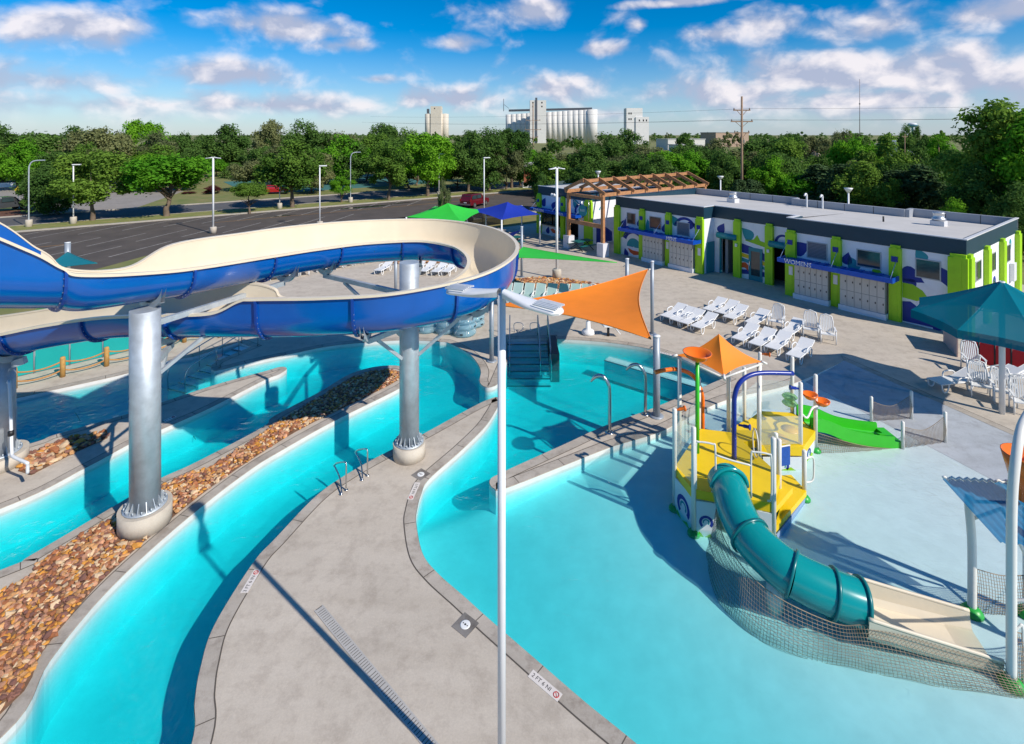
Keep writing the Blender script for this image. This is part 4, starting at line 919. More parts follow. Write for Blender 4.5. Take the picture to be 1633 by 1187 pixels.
# hoop guard rails at the tube mouth
def hoop(pts, r=.022, name='guard_rail'): MB().tube(crom(pts, 4), r, 8).build(name, PW, play, PO)
def rect_hoop(a, b, z0, z1):
    hoop([(a[0], a[1], z0), (a[0], a[1], z1 - .1), (lerp(a[0], b[0], .15), lerp(a[1], b[1], .15), z1), (lerp(a[0], b[0], .85), lerp(a[1], b[1], .85), z1), (b[0], b[1], z1 - .1), (b[0], b[1], z0 + .1), (lerp(b[0], a[0], .2), lerp(b[1], a[1], .2), z0)])
rect_hoop((4.5, 12.72), (4.92, 12.6), .85, 2.0); rect_hoop((5.7, 12.4), (6.12, 12.28), .85, 1.95)
hoop([(4.92, 12.6, 1.75), (5.3, 12.48, 1.68), (5.7, 12.4, 1.62)]); hoop([(7.74, 13.78, .9), (8.0, 13.85, .92), (8.05, 13.88, .6), (8.0, 13.85, .3), (7.76, 13.8, .28)])
# teal tube slide, cream run-out, hanging net
TP = crom([(5.2, 12.75, 1.08), (5.18, 12.4, 1.04), (5.1, 11.8, .93), (5.16, 11.3, .79), (5.35, 10.9, .70), (5.67, 10.55, .60), (6.33, 10.3, .43), (6.81, 10.2, .32)], 5)
cutsT = [0, 15, 25, 30, len(TP) - 1]
for a, b in zip(cutsT, cutsT[1:]):
    m = MB(); m.tube([p[:3] for p in TP[a:b + 1]], .41, 24, caps=False); sec = m.build('tube_section', TEALP, play, PO)
    m = MB(); m.tube([p[:3] for p in TP[a:b + 1]], .397, 24, caps=False); m.f = [tuple(reversed(f)) for f in m.f]; m.build('tube_lining', TEALP, sec, PO)
for c in cutsT[1:]:
    p = Vector(TP[c][:3]); q = Vector(TP[c - 1][:3]); d = (p - q).normalized()
    MB().tube([p - d * .03, p + d * .03], .455, 24).build('tube_flange', mat('teal_flange', (.004, .16, .17), .3), play, PO)
MB().tube([Vector(TP[0][:3]) + Vector((.43 * math.cos(t), -.3, .43 * math.sin(t))) for t in [k * math.pi / 12 for k in range(13)]], .05, 8).build('tube_lip', TEALP, play, PO)
CH = [(6.78, 10.22, .02, .42, .36), (7.4, 10.08, -.06, .40, .36), (8.1, 9.92, -.12, .36, .34), (8.85, 9.73, -.17, .31, .30)]
chp = crom(CH, 5); fr2 = []
for i, p in enumerate(chp):
    a = Vector(chp[max(0, i - 1)][:2]); b = Vector(chp[min(len(chp) - 1, i + 1)][:2]); d = (b - a).normalized(); fr2.append((Vector(p[:3]), Vector((-d.y, d.x, 0)), p[3]))
def trough(m, wd, z0, flip, h=1.0):
    prof = [(wd + .03, h), (wd, .12 + z0), (wd * .85, z0), (-wd * .85, z0), (-wd, .12 + z0), (-wd - .03, h)]; b = len(m.v); k = len(prof)
    for p, n, hh in fr2:
        for s, z in prof: m.v.append(tuple(p + n * s + Vector((0, 0, z if z < .5 else hh + z0))))
    for i in range(len(fr2) - 1):
        for j in range(k - 1):
            q = (b + i * k + j, b + i * k + j + 1, b + (i + 1) * k + j + 1, b + (i + 1) * k + j); m.face(q if flip else q[::-1])
m = MB(); trough(m, .46, .02, True); trough(m, .50, -.02, False); m.build('run_out', CREAM, play, PO)
for s in (1, -1):
    m = MB(); b = len(m.v); mm_ = [tuple(p + n * s * .51 + Vector((0, 0, hh + .01))) for p, n, hh in fr2]; m.tube(mm_, .035, 6); m.build('run_out_rim', CREAM, play, PO)
def netting(name, top, bot, nu, nv, r=.0048, parent=play, off=PO):
    """knotted rope net between two edge lines"""
    m = MB(); T = [Vector(top[0]).lerp(Vector(top[0]), 0)] ; T = crom(top, 8); B = crom(bot, 8)
    def ev(Pp, t):
        x = t * (len(Pp) - 1); i = min(int(x), len(Pp) - 2); return Vector(Pp[i]).lerp(Vector(Pp[i + 1]), x - i)
    def pt(u, v):
        q = ev(T, u).lerp(ev(B, u), v); s = math.sin(math.pi * v) * .05; return q + Vector((0, -s, -.02 * math.sin(u * 40) * v))
    for i in range(nu + 1): m.tube([pt(i / nu, j / 6) for j in range(7)], r, 3, caps=False)
    for j in range(nv + 1): m.tube([pt(i / (nu // 2), j / nv) for i in range(nu // 2 + 1)], r * (2.2 if j == 0 else 1), 3, caps=False)
    return tag(m.build(name, NET, parent, off), kind='stuff')
top = [(4.84, 12.35, .62), (4.68, 11.6, .62), (4.74, 11.1, .52), (4.95, 10.62, .42), (5.38, 10.22, .32), (6.2, 9.93, .16), (6.65, 9.76, .30), (7.3, 9.58, .30), (8.0, 9.42, .20), (8.78, 9.22, .12)]
bot = [(x_, y_, fz(x_, y_) + .015) for x_, y_ in ((4.55, 12.2), (4.35, 11.3), (4.42, 10.75), (4.7, 10.25), (5.2, 9.85), (6.0, 9.58), (6.6, 9.42), (7.3, 9.22), (8.05, 9.06), (8.85, 8.92))]
netting('slide_net', top, bot, 96, 13)
netting('slide_net', [(5.62, 12.35, .5), (5.5, 11.5, .5), (5.62, 11.15, .42), (6.1, 10.8, .3), (7.0, 10.68, .32)], [(5.75, 12.35, -.3), (5.7, 11.6, -.3), (5.8, 11.25, -.3), (6.2, 11.0, -.28), (7.0, 10.85, -.26)], 44, 10)
MB().lathe([(.17, -.5), (.17, .36)], 14, (5.42, 10.72, 0)).build('slide_support', PW, play, PO)
# green open slide
GP = crom([(9.15, 16.35, .52), (9.7, 16.38, .42), (10.4, 16.4, .12), (11.1, 16.4, -.02), (11.75, 16.38, -.08)], 5); m = MB(); b = 0
prof = [(.38, .30), (.34, .04), (.28, 0), (.05, .0), (.03, .16), (-.03, .16), (-.05, 0), (-.28, 0), (-.34, .04), (-.38, .30)]; k = len(prof)
for p in GP:
    for s, z in prof: m.v.append((p[0], p[1] + s, p[2] + z))
for i in range(len(GP) - 1):
    for j in range(k - 1): m.face((i * k + j, (i + 1) * k + j, (i + 1) * k + j + 1, i * k + j + 1))
b = len(m.v)
for p in GP:
    for s, z in ((.41, .31), (.41, -.1), (-.41, -.1), (-.41, .31)): m.v.append((p[0], p[1] + s, max(p[2] + z, -.2 if z < 0 else -9)))
for i in range(len(GP) - 1):
    for j in range(3): m.face((b + i * 4 + j, b + i * 4 + j + 1, b + (i + 1) * 4 + j + 1, b + (i + 1) * 4 + j))
m.build('green_slide', GREENP, play, PO); MB().b2((11.72, 15.98, -.2), (11.98, 16.78, .06)).build('slide_end', GREENP, play, PO)
netting('slide_net', [(9.3, 15.9, .4), (10.2, 15.95, .1), (11.0, 15.97, -.08), (11.7, 15.97, -.14)], [(9.3, 15.75, -.28), (10.2, 15.8, -.24), (11.0, 15.85, -.2), (11.7, 15.9, -.2)], 44, 8)
# features: bowl on green pole, curved pipes, water wheel, cannons, tipping cups
MB().tube([(5.07, 14.24, .8), (5.07, 14.24, 3.3)], .055, 12).build('green_pole', GREENP, play, PO)
m = MB(); m.lathe([(.05, 3.28), (.16, 3.33), (.30, 3.42), (.37, 3.52), (.385, 3.55), (.36, 3.55), (.28, 3.46), (.12, 3.37), (0, 3.35)], 24, (5.07, 14.24, 0)); m.build('spill_bowl', ORANGEP, play, PO)
MB().tube(crom([(5.75, 15.7, -.4), (5.75, 15.7, 1.0), (5.72, 15.68, 1.7), (5.45, 15.6, 2.25), (4.95, 15.4, 2.55), (4.45, 15.2, 2.62), (4.15, 15.1, 2.60)], 6), .06, 10).build('curved_pipe', ORANGEP, play, PO)
MB().tube(crom([(5.95, 13.94, .8), (5.95, 13.94, 2.1), (5.97, 13.95, 2.5), (6.12, 14.0, 2.82), (6.45, 14.1, 2.98), (6.9, 14.2, 3.0), (7.72, 14.3, 2.94)], 6), .062, 12).build('curved_pipe', BLUEP, play, PO)
MB().box((6.35, 15.45, 2.72), (.46, .2, .17), .5, -.35).build('tipping_trough', BLUEP, play, PO)
def cannon(p, d, mt):
    p = Vector(p); d = Vector(d).normalized(); MB().tube([p, p + d * .12, p + d * .13, p + d * .26, p + d * .27, p + d * .30], [.03, .03, .045, .045, .07, .075], 10).build('water_cannon', mt, play, PO)
cannon((4.25, 13.6, 2.3), (.9, .2, .05), ORANGEP); cannon((8.4, 15.15, 2.1), (-1, .1, .1), BLUEP); cannon((8.1, 17.0, 2.35), (.9, -.3, 0), ORANGEP); cannon((6.05, 13.9, 1.75), (.6, -.5, .1), BLUEP)
for (x, y, z) in ((9.0, 15.72, 1.62), (9.42, 15.8, 1.38)):
    MB().lathe([(.0, -.1), (.12, -.09), (.2, .0), (.215, .06), (.19, .05), (.1, -.05), (0, -.06)], 18, (x, y, z)).build('tipping_cup', ORANGEP, play, PO)
MB().tube(crom([(8.42, 15.18, 1.4), (8.7, 15.35, 1.15), (9.0, 15.6, 1.3), (9.3, 15.75, 1.3)], 4), .03, 8).build('cup_bracket', PW, play, PO)
for z in (-.1, .1): MB().lathe([(.0, z - .09), (.17, z - .06), (.23, z), (.17, z + .06), (0, z + .09)], 16, (8.75, 16.4, 1.15)).build('bubble_dome', glassy('green_bubble', (.35, .65, .3), .45), play, PO)
pl = MB().box((7.45, 14.35, .62), (.5, .03, .5), .25).build('blue_mat', mat('blue_mesh', (.01, .08, .38), .7, var=.25, scale=30), play, PO)
MB().tube([(7.2, 14.28, .9), (7.7, 14.42, .9)], .02, 6).build('mat_rail', PW, play, PO)
for c, r in (((6.55, 14.0, 1.2), .3),):
    MB().tube([(c[0] + .05 * math.cos(t), c[1] + r * math.cos(t) * .9, c[2] + r * 1.2 * math.sin(t)) for t in [k * .449 for k in range(14)]], .018, 6, closed=True).build('spray_ring', PW, play, PO)
# orange four-corner canopy over the structure
cano = thing('shade_canopy', 'small pointed orange canopy on white posts above the play structure', 'canopy', (6.0, 15.1, 0)); CO = (6.0, 15.1, 0)
cs = [(4.85, 15.3, 3.02), (5.72, 14.05, 3.0), (7.15, 14.9, 3.0), (6.28, 16.15, 3.02)]; apx = Vector((6.0, 15.1, 3.72)); m = MB()
for i in range(4):
    a, c = Vector(cs[i]), Vector(cs[(i + 1) % 4])
    def fn(u, v, a=a, c=c):
        e = a.lerp(c, v); e = e.lerp(Vector((6, 15.1, 3.1)), .14 * math.sin(math.pi * v)); q = apx.lerp(e, u); q.z -= .10 * math.sin(math.pi * u); return q
    m.grid(8, 10, fn)
m.build('canopy_fabric', ORANGE, cano, CO)
for i, c in enumerate(cs):
    e = Vector(c); MB().tube([e + (apx - e).normalized() * .02, e + (e - apx).normalized() * .16 + Vector((0, 0, .03))], .035, 8).build('corner_fitting', PW, cano, CO)
for i in (0, 2): MB().tube([(cs[i][0] * .94 + 6 * .06, cs[i][1] * .94 + 15.1 * .06, -.35), (cs[i][0] * .94 + 6 * .06, cs[i][1] * .94 + 15.1 * .06, 2.98)], .06, 12).build('post', PW, cano, CO)
for i in range(4): MB().tube([Vector(cs[i]) - Vector((0, 0, .06)), Vector(cs[(i + 1) % 4]) - Vector((0, 0, .06))], .03, 8).build('rail', PW, cano, CO)
# two free net screens on posts by the green slide
for (a, b, lab) in (((1389.6, 674), (1453.5, 671), 'rope net screen on white posts behind the end of the green slide'), ((1439.7, 717.5), (1507.4, 708), 'rope net screen on white posts in front of the green slide end')):
    pa, pb = g(*a, -.16), g(*b, -.14); t = thing('net_screen', lab, 'net screen', (pa + pb) / 2, 0, 'net screens in the shallow water'); o_ = tuple((pa + pb) / 2)
    for q, hh in ((pa, .85), (pb, .98)): MB().tube([(q.x, q.y, -.2), (q.x, q.y, q.z + hh), (q.x, q.y, q.z + hh + .03)], [.05, .05, .02], 10).build('post', PW, t, o_)
    netting('net', [(pa.x, pa.y, .55), tuple((pa + pb) / 2 + Vector((0, 0, .52))), (pb.x, pb.y, .72)], [(pa.x, pa.y, -.1), tuple((pa + pb) / 2 + Vector((0, 0, .06))), (pb.x, pb.y, -.08)], 36, 14, .0045, t, o_)
# tipping-bucket frame at the right edge
fr_ = thing('bucket_frame', 'white curved frame with blue corrugated roof and orange bucket at right edge', 'play frame', (9.5, 10.0, -.3)); FO = (9.5, 10, -.3)
def fpost(pts, r=.075): return MB().tube(crom(pts, 5), r, 14).build('post', PW, fr_, FO)
fpost([(9.28, 10.5, fz(9.28, 10.5)), (9.28, 10.5, 1.2), (9.22, 10.5, 2.0), (9.25, 10.52, 2.2)])
fpost([(8.78, 9.15, fz(8.78, 9.15)), (8.78, 9.15, 1.8), (8.82, 9.18, 3.0), (8.98, 9.28, 3.7), (9.3, 9.5, 4.15), (9.8, 9.8, 4.35)])
fpost([(10.35, 10.45, fz(10.35, 10.4)), (10.35, 10.45, 1.6), (10.36, 10.47, 3.0)]); fpost([(10.6, 9.2, fz(10.6, 9.2)), (10.6, 9.2, 1.8), (10.55, 9.2, 3.0)])
for x, y in ((9.28, 10.5), (8.78, 9.15), (10.35, 10.45), (10.6, 9.2)): MB().lathe([(.19, 0), (.19, .05), (.13, .13), (.075, .15)], 16, (x, y, fz(x, y))).build('post_foot', FOOT, fr_, FO)
ROOFB = glassy('blue_roof_sheet', (.01, .16, .33), .72)
ra, rb, rc, rd = Vector((8.72, 10.75, 2.45)), Vector((10.35, 10.75, 2.35)), Vector((10.45, 9.3, 1.55)), Vector((8.85, 9.3, 1.65))
ra = Vector((8.85, 10.7, 2.42)); rb = Vector((10.5, 10.6, 2.38)); rd = Vector((9.15, 9.75, 1.85)); rc = Vector((10.8, 9.6, 1.8))
m = MB(); m.grid(44, 2, lambda u, v: ra.lerp(rb, u).lerp(rd.lerp(rc, u), v) + Vector((0, 0, .022 * math.sin(u * 2 * math.pi * 11)))); m.build('roof_sheet', ROOFB, fr_, FO)
m = MB(); m.tube([ra.lerp(rb, i / 44) + Vector((0, 0, .022 * math.sin(i / 44 * 2 * math.pi * 11) + .03)) for i in range(45)], .022, 6); m.build('roof_edge', PW, fr_, FO)
for a, b in (((9.28, 10.5, 1.75), (9.7, 10.3, 2.1)), ((9.7, 10.3, 2.1), (10.3, 10.3, .9)), ((9.2, 10.5, 2.1), (10.4, 10.45, 2.1)), ((8.8, 9.16, 1.3), (10.6, 9.2, 1.3)), ((10.36, 10.45, .9), (10.6, 9.2, .95))): MB().tube([a, b], .032, 8).build('brace', PW, fr_, FO)
m = MB(); m.lathe([(.14, 2.35), (.3, 3.0), (.36, 3.25), (.34, 3.25), (.12, 2.4), (0, 2.4)], 20, (10.05, 10.2, 0)); m.build('bucket', ORANGEP, fr_, FO)
netting('net', [(9.32, 10.5, .75), (9.85, 10.48, .62), (10.3, 10.45, .65)], [(9.32, 10.5, -.22), (9.85, 10.48, -.26), (10.3, 10.45, -.26)], 22, 15, .005, fr_, FO); netting('net', [(8.85, 9.15, .75), (9.7, 9.17, .6), (10.55, 9.2, .7)], [(8.85, 9.15, -.35), (9.7, 9.17, -.38), (10.55, 9.2, -.35)], 34, 15, .005, fr_, FO)
MB().tube(crom([(8.86, 9.15, .78), (8.92, 9.15, .85), (8.98, 9.15, .8), (8.98, 9.15, -.2)], 4), .02, 8).build('net_rail', PW, fr_, FO)
# ------------------------------------------------------------------ lamps
def blade_lamp(base, h, r, lab, ang, L=.88, wd=.33, fine=True):
    t = thing('lamp_post', lab, 'lamp post', base, ang, 'white twin-headed lamp posts')
    MB().tube([(0, 0, 0), (0, 0, h)], r, 16).build('pole', WPAINT, t)
    if not fine: MB().lathe([(.3, 0), (.3, .55), (.27, .6), (0, .6)], 16).build('footing', PIER, t)
    for s in (1, -1):
        m = MB(); n = 14
        def shape(u):
            w = wd * (.38 + .62 * min(1, u * 2.2)) * (1 if u < .9 else math.sqrt(max(.05, 1 - ((u - .9) / .1) ** 2 * .8))); z = .10 * (1 - u) ** 2 - .02 * u; return w / 2, z
        rows = []
        for i in range(n + 1):
            u = i / n; w, z = shape(u); th = .05 * (1 - u) ** 2 + .026
            for y, zz in ((-w, z), (-w * .6, z + .03), (0, z + .04), (w * .6, z + .03), (w, z), (w * .8, z - th), (-w * .8, z - th)): m.v.append((s * (r * .7 + L * u), y, h - .06 + zz))
        for i in range(n):
            for j in range(7):
                q = (i * 7 + j, i * 7 + (j + 1) % 7, (i + 1) * 7 + (j + 1) % 7, (i + 1) * 7 + j); m.face(q if s > 0 else q[::-1], j < 4)
        m.face([n * 7 + j for j in range(7)] if s > 0 else [n * 7 + j for j in reversed(range(7))])
        hd = m.build('lamp_head', WPAINT, t)
        if fine:
            for k in range(7):
                y = (k - 3) * wd * .125; MB().beam((s * (r + L * .58), y, h + .008 - abs(k - 3) * .004), (s * (r + L * .96), y, h - .012 - abs(k - 3) * .004), .014, .02).build('cooling_rib', WPAINT, hd)
    return t
blade_lamp(g(800, 1310), 7.29, .057, 'tall white twin-headed lamp post in the foreground', math.atan2(-.5, .8))
blade_lamp(g(340, 372), 7.3, .085, 'white twin-headed lamp post in the car park behind the slide', .2, .62, .36, False)
blade_lamp(g(888, 444), 7.3, .085, 'white twin-headed lamp post in front of the ticket windows', .3, .5, .35, False)
def street_lamp(base, h, lab, rz, cobra=False, foot=True, r=.062, grp='street lamps'):
    t = thing('street_lamp', lab, 'street lamp', base, rz, grp); c = GREYPOST if cobra else WPAINT
    if cobra:
        MB().tube(crom([(0, 0, 0), (0, 0, h * .8), (.08, 0, h * .93), (.35, 0, h * .985), (.9, 0, h)], 5), r, 10).build('pole', MATS['galvanised_steel'], t); MB().box((1.1, 0, h), (.5, .2, .1)).build('lamp_head', c, t)
    else:
        MB().tube([(0, 0, .0), (0, 0, h)], r, 10).build('pole', c, t); MB().box((-.3, 0, h + .02), (.75, .32, .09)).build('lamp_head', c, t)
    if foot: MB().lathe([(.3, -.1), (.3, .75), (.27, .8), (0, .8)], 14).build('footing', PIER, t)
for x, yb, yt, lab, cob in ((46, 363, 256, 'galvanised cobra-head street lamp at the far left verge', True), (117, 358, 263, 'white street lamp between the two left verge trees', False), (446, 334, 254, 'white street lamp beside the wide willow-like tree', False), (510, 366, 265, 'white lamp post standing in the middle of the car park', False),
        (700, 314, 246, 'white street lamp under the dark trees behind the green canopy', False), (772, 349, 252, 'tall white lamp post behind the blue canopy', False), (559, 324, 243, 'galvanised cobra-head lamp behind the small round tree', True), (942, 300, 244, 'grey lamp post rising behind the ticket wing roof', False)):
    Y = F * CAMH / (yb - HZ); street_lamp(g(x, yb), CAMH - (yt - HZ) * Y / F, lab, R(200) if not cob else R(20), cob)
for x, yt, Y, lab in ((954, 273, 60, 'short lamp behind the pergola'), (1149, 281, 58, 'short lamp left of the big utility pole'), (1353, 300, 44, 'short flat-topped lamp behind the roof parapet')):
    t = thing('street_lamp', lab + ' with a dish head', 'street lamp', at(x, 215, Y) * 1, 0, 'street lamps'); t.location.z = 0; h = CAMH - (yt - HZ) * Y / F
    MB().tube([(0, 0, 0), (0, 0, h - .4)], .07, 10).build('pole', WPAINT, t); MB().lathe([(.07, h - .45), (.3, h - .1), (.34, h), (0, h)], 14).build('lamp_head', WPAINT, t)
# ------------------------------------------------------------------ shade sails and their posts
def sail_post(x, yb, yt, r, lab, bx=None):
    b = g(x, yb); h = CAMH - (yt - HZ) * b.y / F
    t = thing('sail_post', lab, 'post', b, 0, 'grey shade sail posts')
    MB().tube([(0, 0, 0), (0, 0, h)], r, 16).build('pole', GREYPOST, t); MB().lathe([(r + .01, h - .02), (r + .01, h + .02), (0, h + .03)], 16).build('cap', WPAINT, t); MB().lathe([(r + .12, .0), (r + .12, .03), (r, .03)], 16).build('base_plate', GREYPOST, t)
    MB().tube([(-r - .02, 0, h - .35), (-r - .12, 0, h - .42)], .02, 6).build('shackle', STEEL, t); return b, h
pA = sail_post(1040, 533, 417, .085, 'tall grey post at the top corner of the orange sail'); pB = sail_post(1047, 664, 536, .115, 'thick grey post on the pool divider holding the orange sail'); pC = sail_post(784, 576, 477, .095, 'slim grey post left of the foreground lamp by the pool stairs')
pD = sail_post(832, 442, 362, .085, 'grey post at the tall end of the green sail'); pE = sail_post(1000, 500, 413, .10, 'grey post behind the orange sail near the mens lockers'); sail_post(631, 468, 412, .09, 'grey post standing inside the slide loop')
def sail(corners, material, lab, sagk=.12, pull=.16):
    A, B, C = [Vector(c) for c in corners]; ctr = (A + B + C) / 3; m = MB(); n = 14; idx = {}
    t = thing('shade_sail', lab, 'shade sail', (ctr.x, ctr.y, 0)); off = (ctr.x, ctr.y, 0)
    for i in range(n + 1):
        for j in range(n + 1 - i):
            a, b = i / n, j / n; c = 1 - a - b; p = A * a + B * b + C * c
            e = pull * (4 * a * b + 4 * b * c + 4 * a * c) * max(0, 1 - 27 * a * b * c) ; e = min(e, pull)
            p = p.lerp(ctr, e); p.z -= sagk * 27 * a * b * c; idx[i, j] = len(m.v); m.v.append(tuple(p))
    for i in range(n):
        for j in range(n - i):
            m.face((idx[i, j], idx[i + 1, j], idx[i, j + 1]), True)
            if j < n - i - 1: m.face((idx[i + 1, j], idx[i + 1, j + 1], idx[i, j + 1]), True)
    m.build('fabric', material, t, off)
    for k, (P_, Q_) in enumerate(((A, B), (B, C), (C, A))):
        pts = [tuple(P_.lerp(Q_, u / 10).lerp(ctr, pull * 4 * (u / 10) * (1 - u / 10) if True else 0)) for u in range(11)]; MB().tube(pts, .018, 6).build('hem', material, t, off)
    return t
sail([at(1033, 430, 24.7), at(1038, 541, 17.6), at(793, 487, 21.7)], ORANGE, 'large orange triangular shade sail over the deep pool', .15, .2)
sail([at(834, 394, 34.6), at(984, 419, 27.9), at(800, 410, 30.5)], GREENF, 'narrow green shade sail beyond the slide loop', .1, .12)
sail([at(829, 368, 34.6), at(806, 388, 36.5), at(780, 380, 40)], BLUEF, 'scrap of blue shade sail tied to the green sail post', .05, .1)
sail([at(108, 402, 34), at(155, 420, 30), at(60, 432, 31)], TEALF, 'dark teal sail tip rising behind the slide on the left', .05, .1)
sail_post(108, 446, 387, .16, 'broad grey post behind the dark teal sail')
# ------------------------------------------------------------------ stainless rails, stairs
def rail(pts, r=.02, name='rail', parent=None, off=None, n=5, material=STEEL): return MB().tube(crom(pts, n), r, 8).build(name, material, parent, off)
def grab(x0, y0, x1, y1, lab):
    a, b = g(x0, y0), g(x1, y1); d = (b - a); t = thing('grab_rail', lab, 'grab rail', a, 0, 'figure-four grab rails at the river exit'); inn = Vector((-.62, .50, 0)) * .75; h = .62
    rail([(0, 0, 0), (0, 0, h), (0, 0, h + .06), tuple(inn * .12 + Vector((0, 0, h + .1))), tuple(inn * .75 + Vector((0, 0, h - .08))), tuple(inn * .95 + Vector((0, 0, h - .2))), tuple(inn * .92 + Vector((0, 0, .42))), tuple(inn * .5 + Vector((0, 0, .2))), tuple(d * .9 + Vector((0, 0, .05))), tuple(d + Vector((0, 0, 0)))], .021, 'tube_rail', t)
    for q in (Vector((0, 0, 0)), d): MB().lathe([(.05, .0), (.05, .02), (.02, .03)], 12, tuple(q)).build('escutcheon', STEEL, t)
grab(552, 782, 544, 789, 'bent steel grab rail nearest the camera on the curved deck'); grab(586, 759, 577, 766, 'bent steel grab rail nearer the middle slide column')
for x, yb, yt, xe, lab in ((972, 690, 602, 944, 'left chrome spray arch curving over the deep pool'), (1029, 661, 584, 1001, 'right chrome spray arch curving over the deep pool')):
    b = g(x, yb); h = CAMH - (yt - HZ) * b.y / F; e = Vector(((xe - x) / F * b.y, .25, 0)); t = thing('spray_arch', lab, 'spray arch', b, 0, 'chrome spray arches')
    MB().tube(crom([(0, 0, 0), (0, 0, h * .7), tuple(e * .08 + Vector((0, 0, h * .88))), tuple(e * .38 + Vector((0, 0, h))), tuple(e * .75 + Vector((0, 0, h - .07))), tuple(e + Vector((0, 0, h - .26)))], 6), [.055] * 25 + [.05, .045, .04, .035, .03, .02], 12).build('pipe', STEEL, t)
    MB().lathe([(.14, 0), (.14, .02), (.055, .03)], 14).build('base_plate', STEEL, t)
# pool stairs between the rounded deck end and the dark kerb block
st = thing('pool_steps', 'wide blue pool steps with dark nosings and three steel handrails', 'pool steps', g(843, 560)); so = tuple(g(843, 560)); STEPM = mat('step_paint', (.58, .72, .75), .6, var=.05); NOS = mat('step_nosing', (.01, .015, .03), .5)
xa, xb = g(808, 575).x + .02, g(877, 565).x - .02; y0 = g(843, 540).y
for i in range(7):
    z = -.14 - .145 * i; yy = y0 - .36 * i
    if yy < 19.9: break
    MB().b2((xa, yy - .36, -1.15), (xb, yy, z)).build('step', STEPM, st, so); MB().b2((xa, yy - .365, z - .03), (xb, yy - .30, z + .004)).build('nosing', NOS, st, so)
for x in (813, 858, 874):
    X = (x - CX) / F * y0
    rail([(X, y0 - .1 + .5, .0), (X, y0 + .4, .75), (X, y0 + .32, .95), (X, y0 + .1, .95), (X, y0 - .9, .55), (X, y0 - 2.0, -.15), (X, y0 - 2.05, -.5), (X, y0 - 2.05, -1.0)], .024, 'handrail', st, so)
    rail([(X, y0 - .2, -.15), (X, y0 - .2, .84)], .02, 'rail_post', st, so); rail([(X, y0 - 1.15, -.6), (X, y0 - 1.15, .42)], .02, 'rail_post', st, so)
tag(MB().b2((g(877, 560).x + .01, g(880, 566).y - .15, -1.1), (g(888, 552).x + .02, g(882, 538.5).y, .10)).build('kerb_block', mat('dark_coping', (.09, .075, .085), .7, var=.1)), 'dark raised kerb block beside the pool steps', 'kerb')
for dx in (826, 852):
    c = g(dx, 530); t = tag(rail([(c.x - .16, c.y, .0), (c.x - .2, c.y + .1, .3), (c.x - .08, c.y + .1, .42), (c.x + .2, c.y + .1, .38), (c.x + .24, c.y, .2), (c.x + .05, c.y - .05, .0)], .018, 'step_rail'), 'small bent steel rail on the deck %s the pool steps' % ('above left of' if dx < 840 else 'above right of'), 'grab rail', 'bent rails above the pool steps')
s2 = thing('pool_steps', 'narrow river steps with dark nosings and steel rails behind the left column', 'pool steps', g(370, 562)); o2 = tuple(g(370, 562))
pa, pb = g(395, 551), g(325, 583); dd = (pb - pa); dl = dd.length; dn = dd.normalized(); nn = Vector((-dn.y, dn.x, 0))
for i in range(8):
    c = pa + dn * (.2 + i * .42); m = MB(); m.box((c.x, c.y, -.65 - .06 * i), (.42, 1.0, 1.1 - .0 * i), math.atan2(dn.y, dn.x)); z = -.1 - .06 * i; m.v = [(v[0], v[1], z if v[2] > -.65 - .06 * i else -1.2) for v in m.v]; m.build('step', STEPM, s2, o2)
    q = c + dn * .2; MB().box((q.x, q.y, z + .003), (.06, 1.0, .01), math.atan2(dn.y, dn.x)).build('nosing', NOS, s2, o2)
for s in (-.48, .48):
    rail([tuple(pa + nn * s + Vector((0, 0, .0)) - dn * .1), tuple(pa + nn * s + Vector((0, 0, .85)) - dn * .1), tuple(pa + nn * s + dn * .25 + Vector((0, 0, .95))), tuple(pa + nn * s + dn * 2.6 + Vector((0, 0, .55))), tuple(pa + nn * s + dn * 3.3 + Vector((0, 0, .3))), tuple(pa + nn * s + dn * 3.35 + Vector((0, 0, -.6)))], .022, 'handrail', s2, o2)
    for k in (.9, 2.0): rail([tuple(pa + nn * s + dn * k + Vector((0, 0, -.2))), tuple(pa + nn * s + dn * k + Vector((0, 0, .95 - .14 * k)))], .018, 'rail_post', s2, o2)
# submerged bench along the far wall of the deep pool
ba, bb = g(968, 563), g(1140, 612); bdv = (bb - ba).normalized()
tag(MB().beam((ba.x, ba.y, -.62), (bb.x, bb.y, -.62), .5, .75).build('underwater_bench', POOLP), 'pale underwater bench with dark edge along the far pool wall', 'bench'); bench = bpy.data.objects['underwater_bench']
pn_ = Vector((-bdv.y, bdv.x, 0)); pn_ = pn_ if pn_.y < 0 else -pn_
MB().beam(tuple(ba + pn_ * .24 + Vector((0, 0, -.243))), tuple(bb + pn_ * .24 + Vector((0, 0, -.243))), .06, .012).build('edge_stripe', NOS, bench)
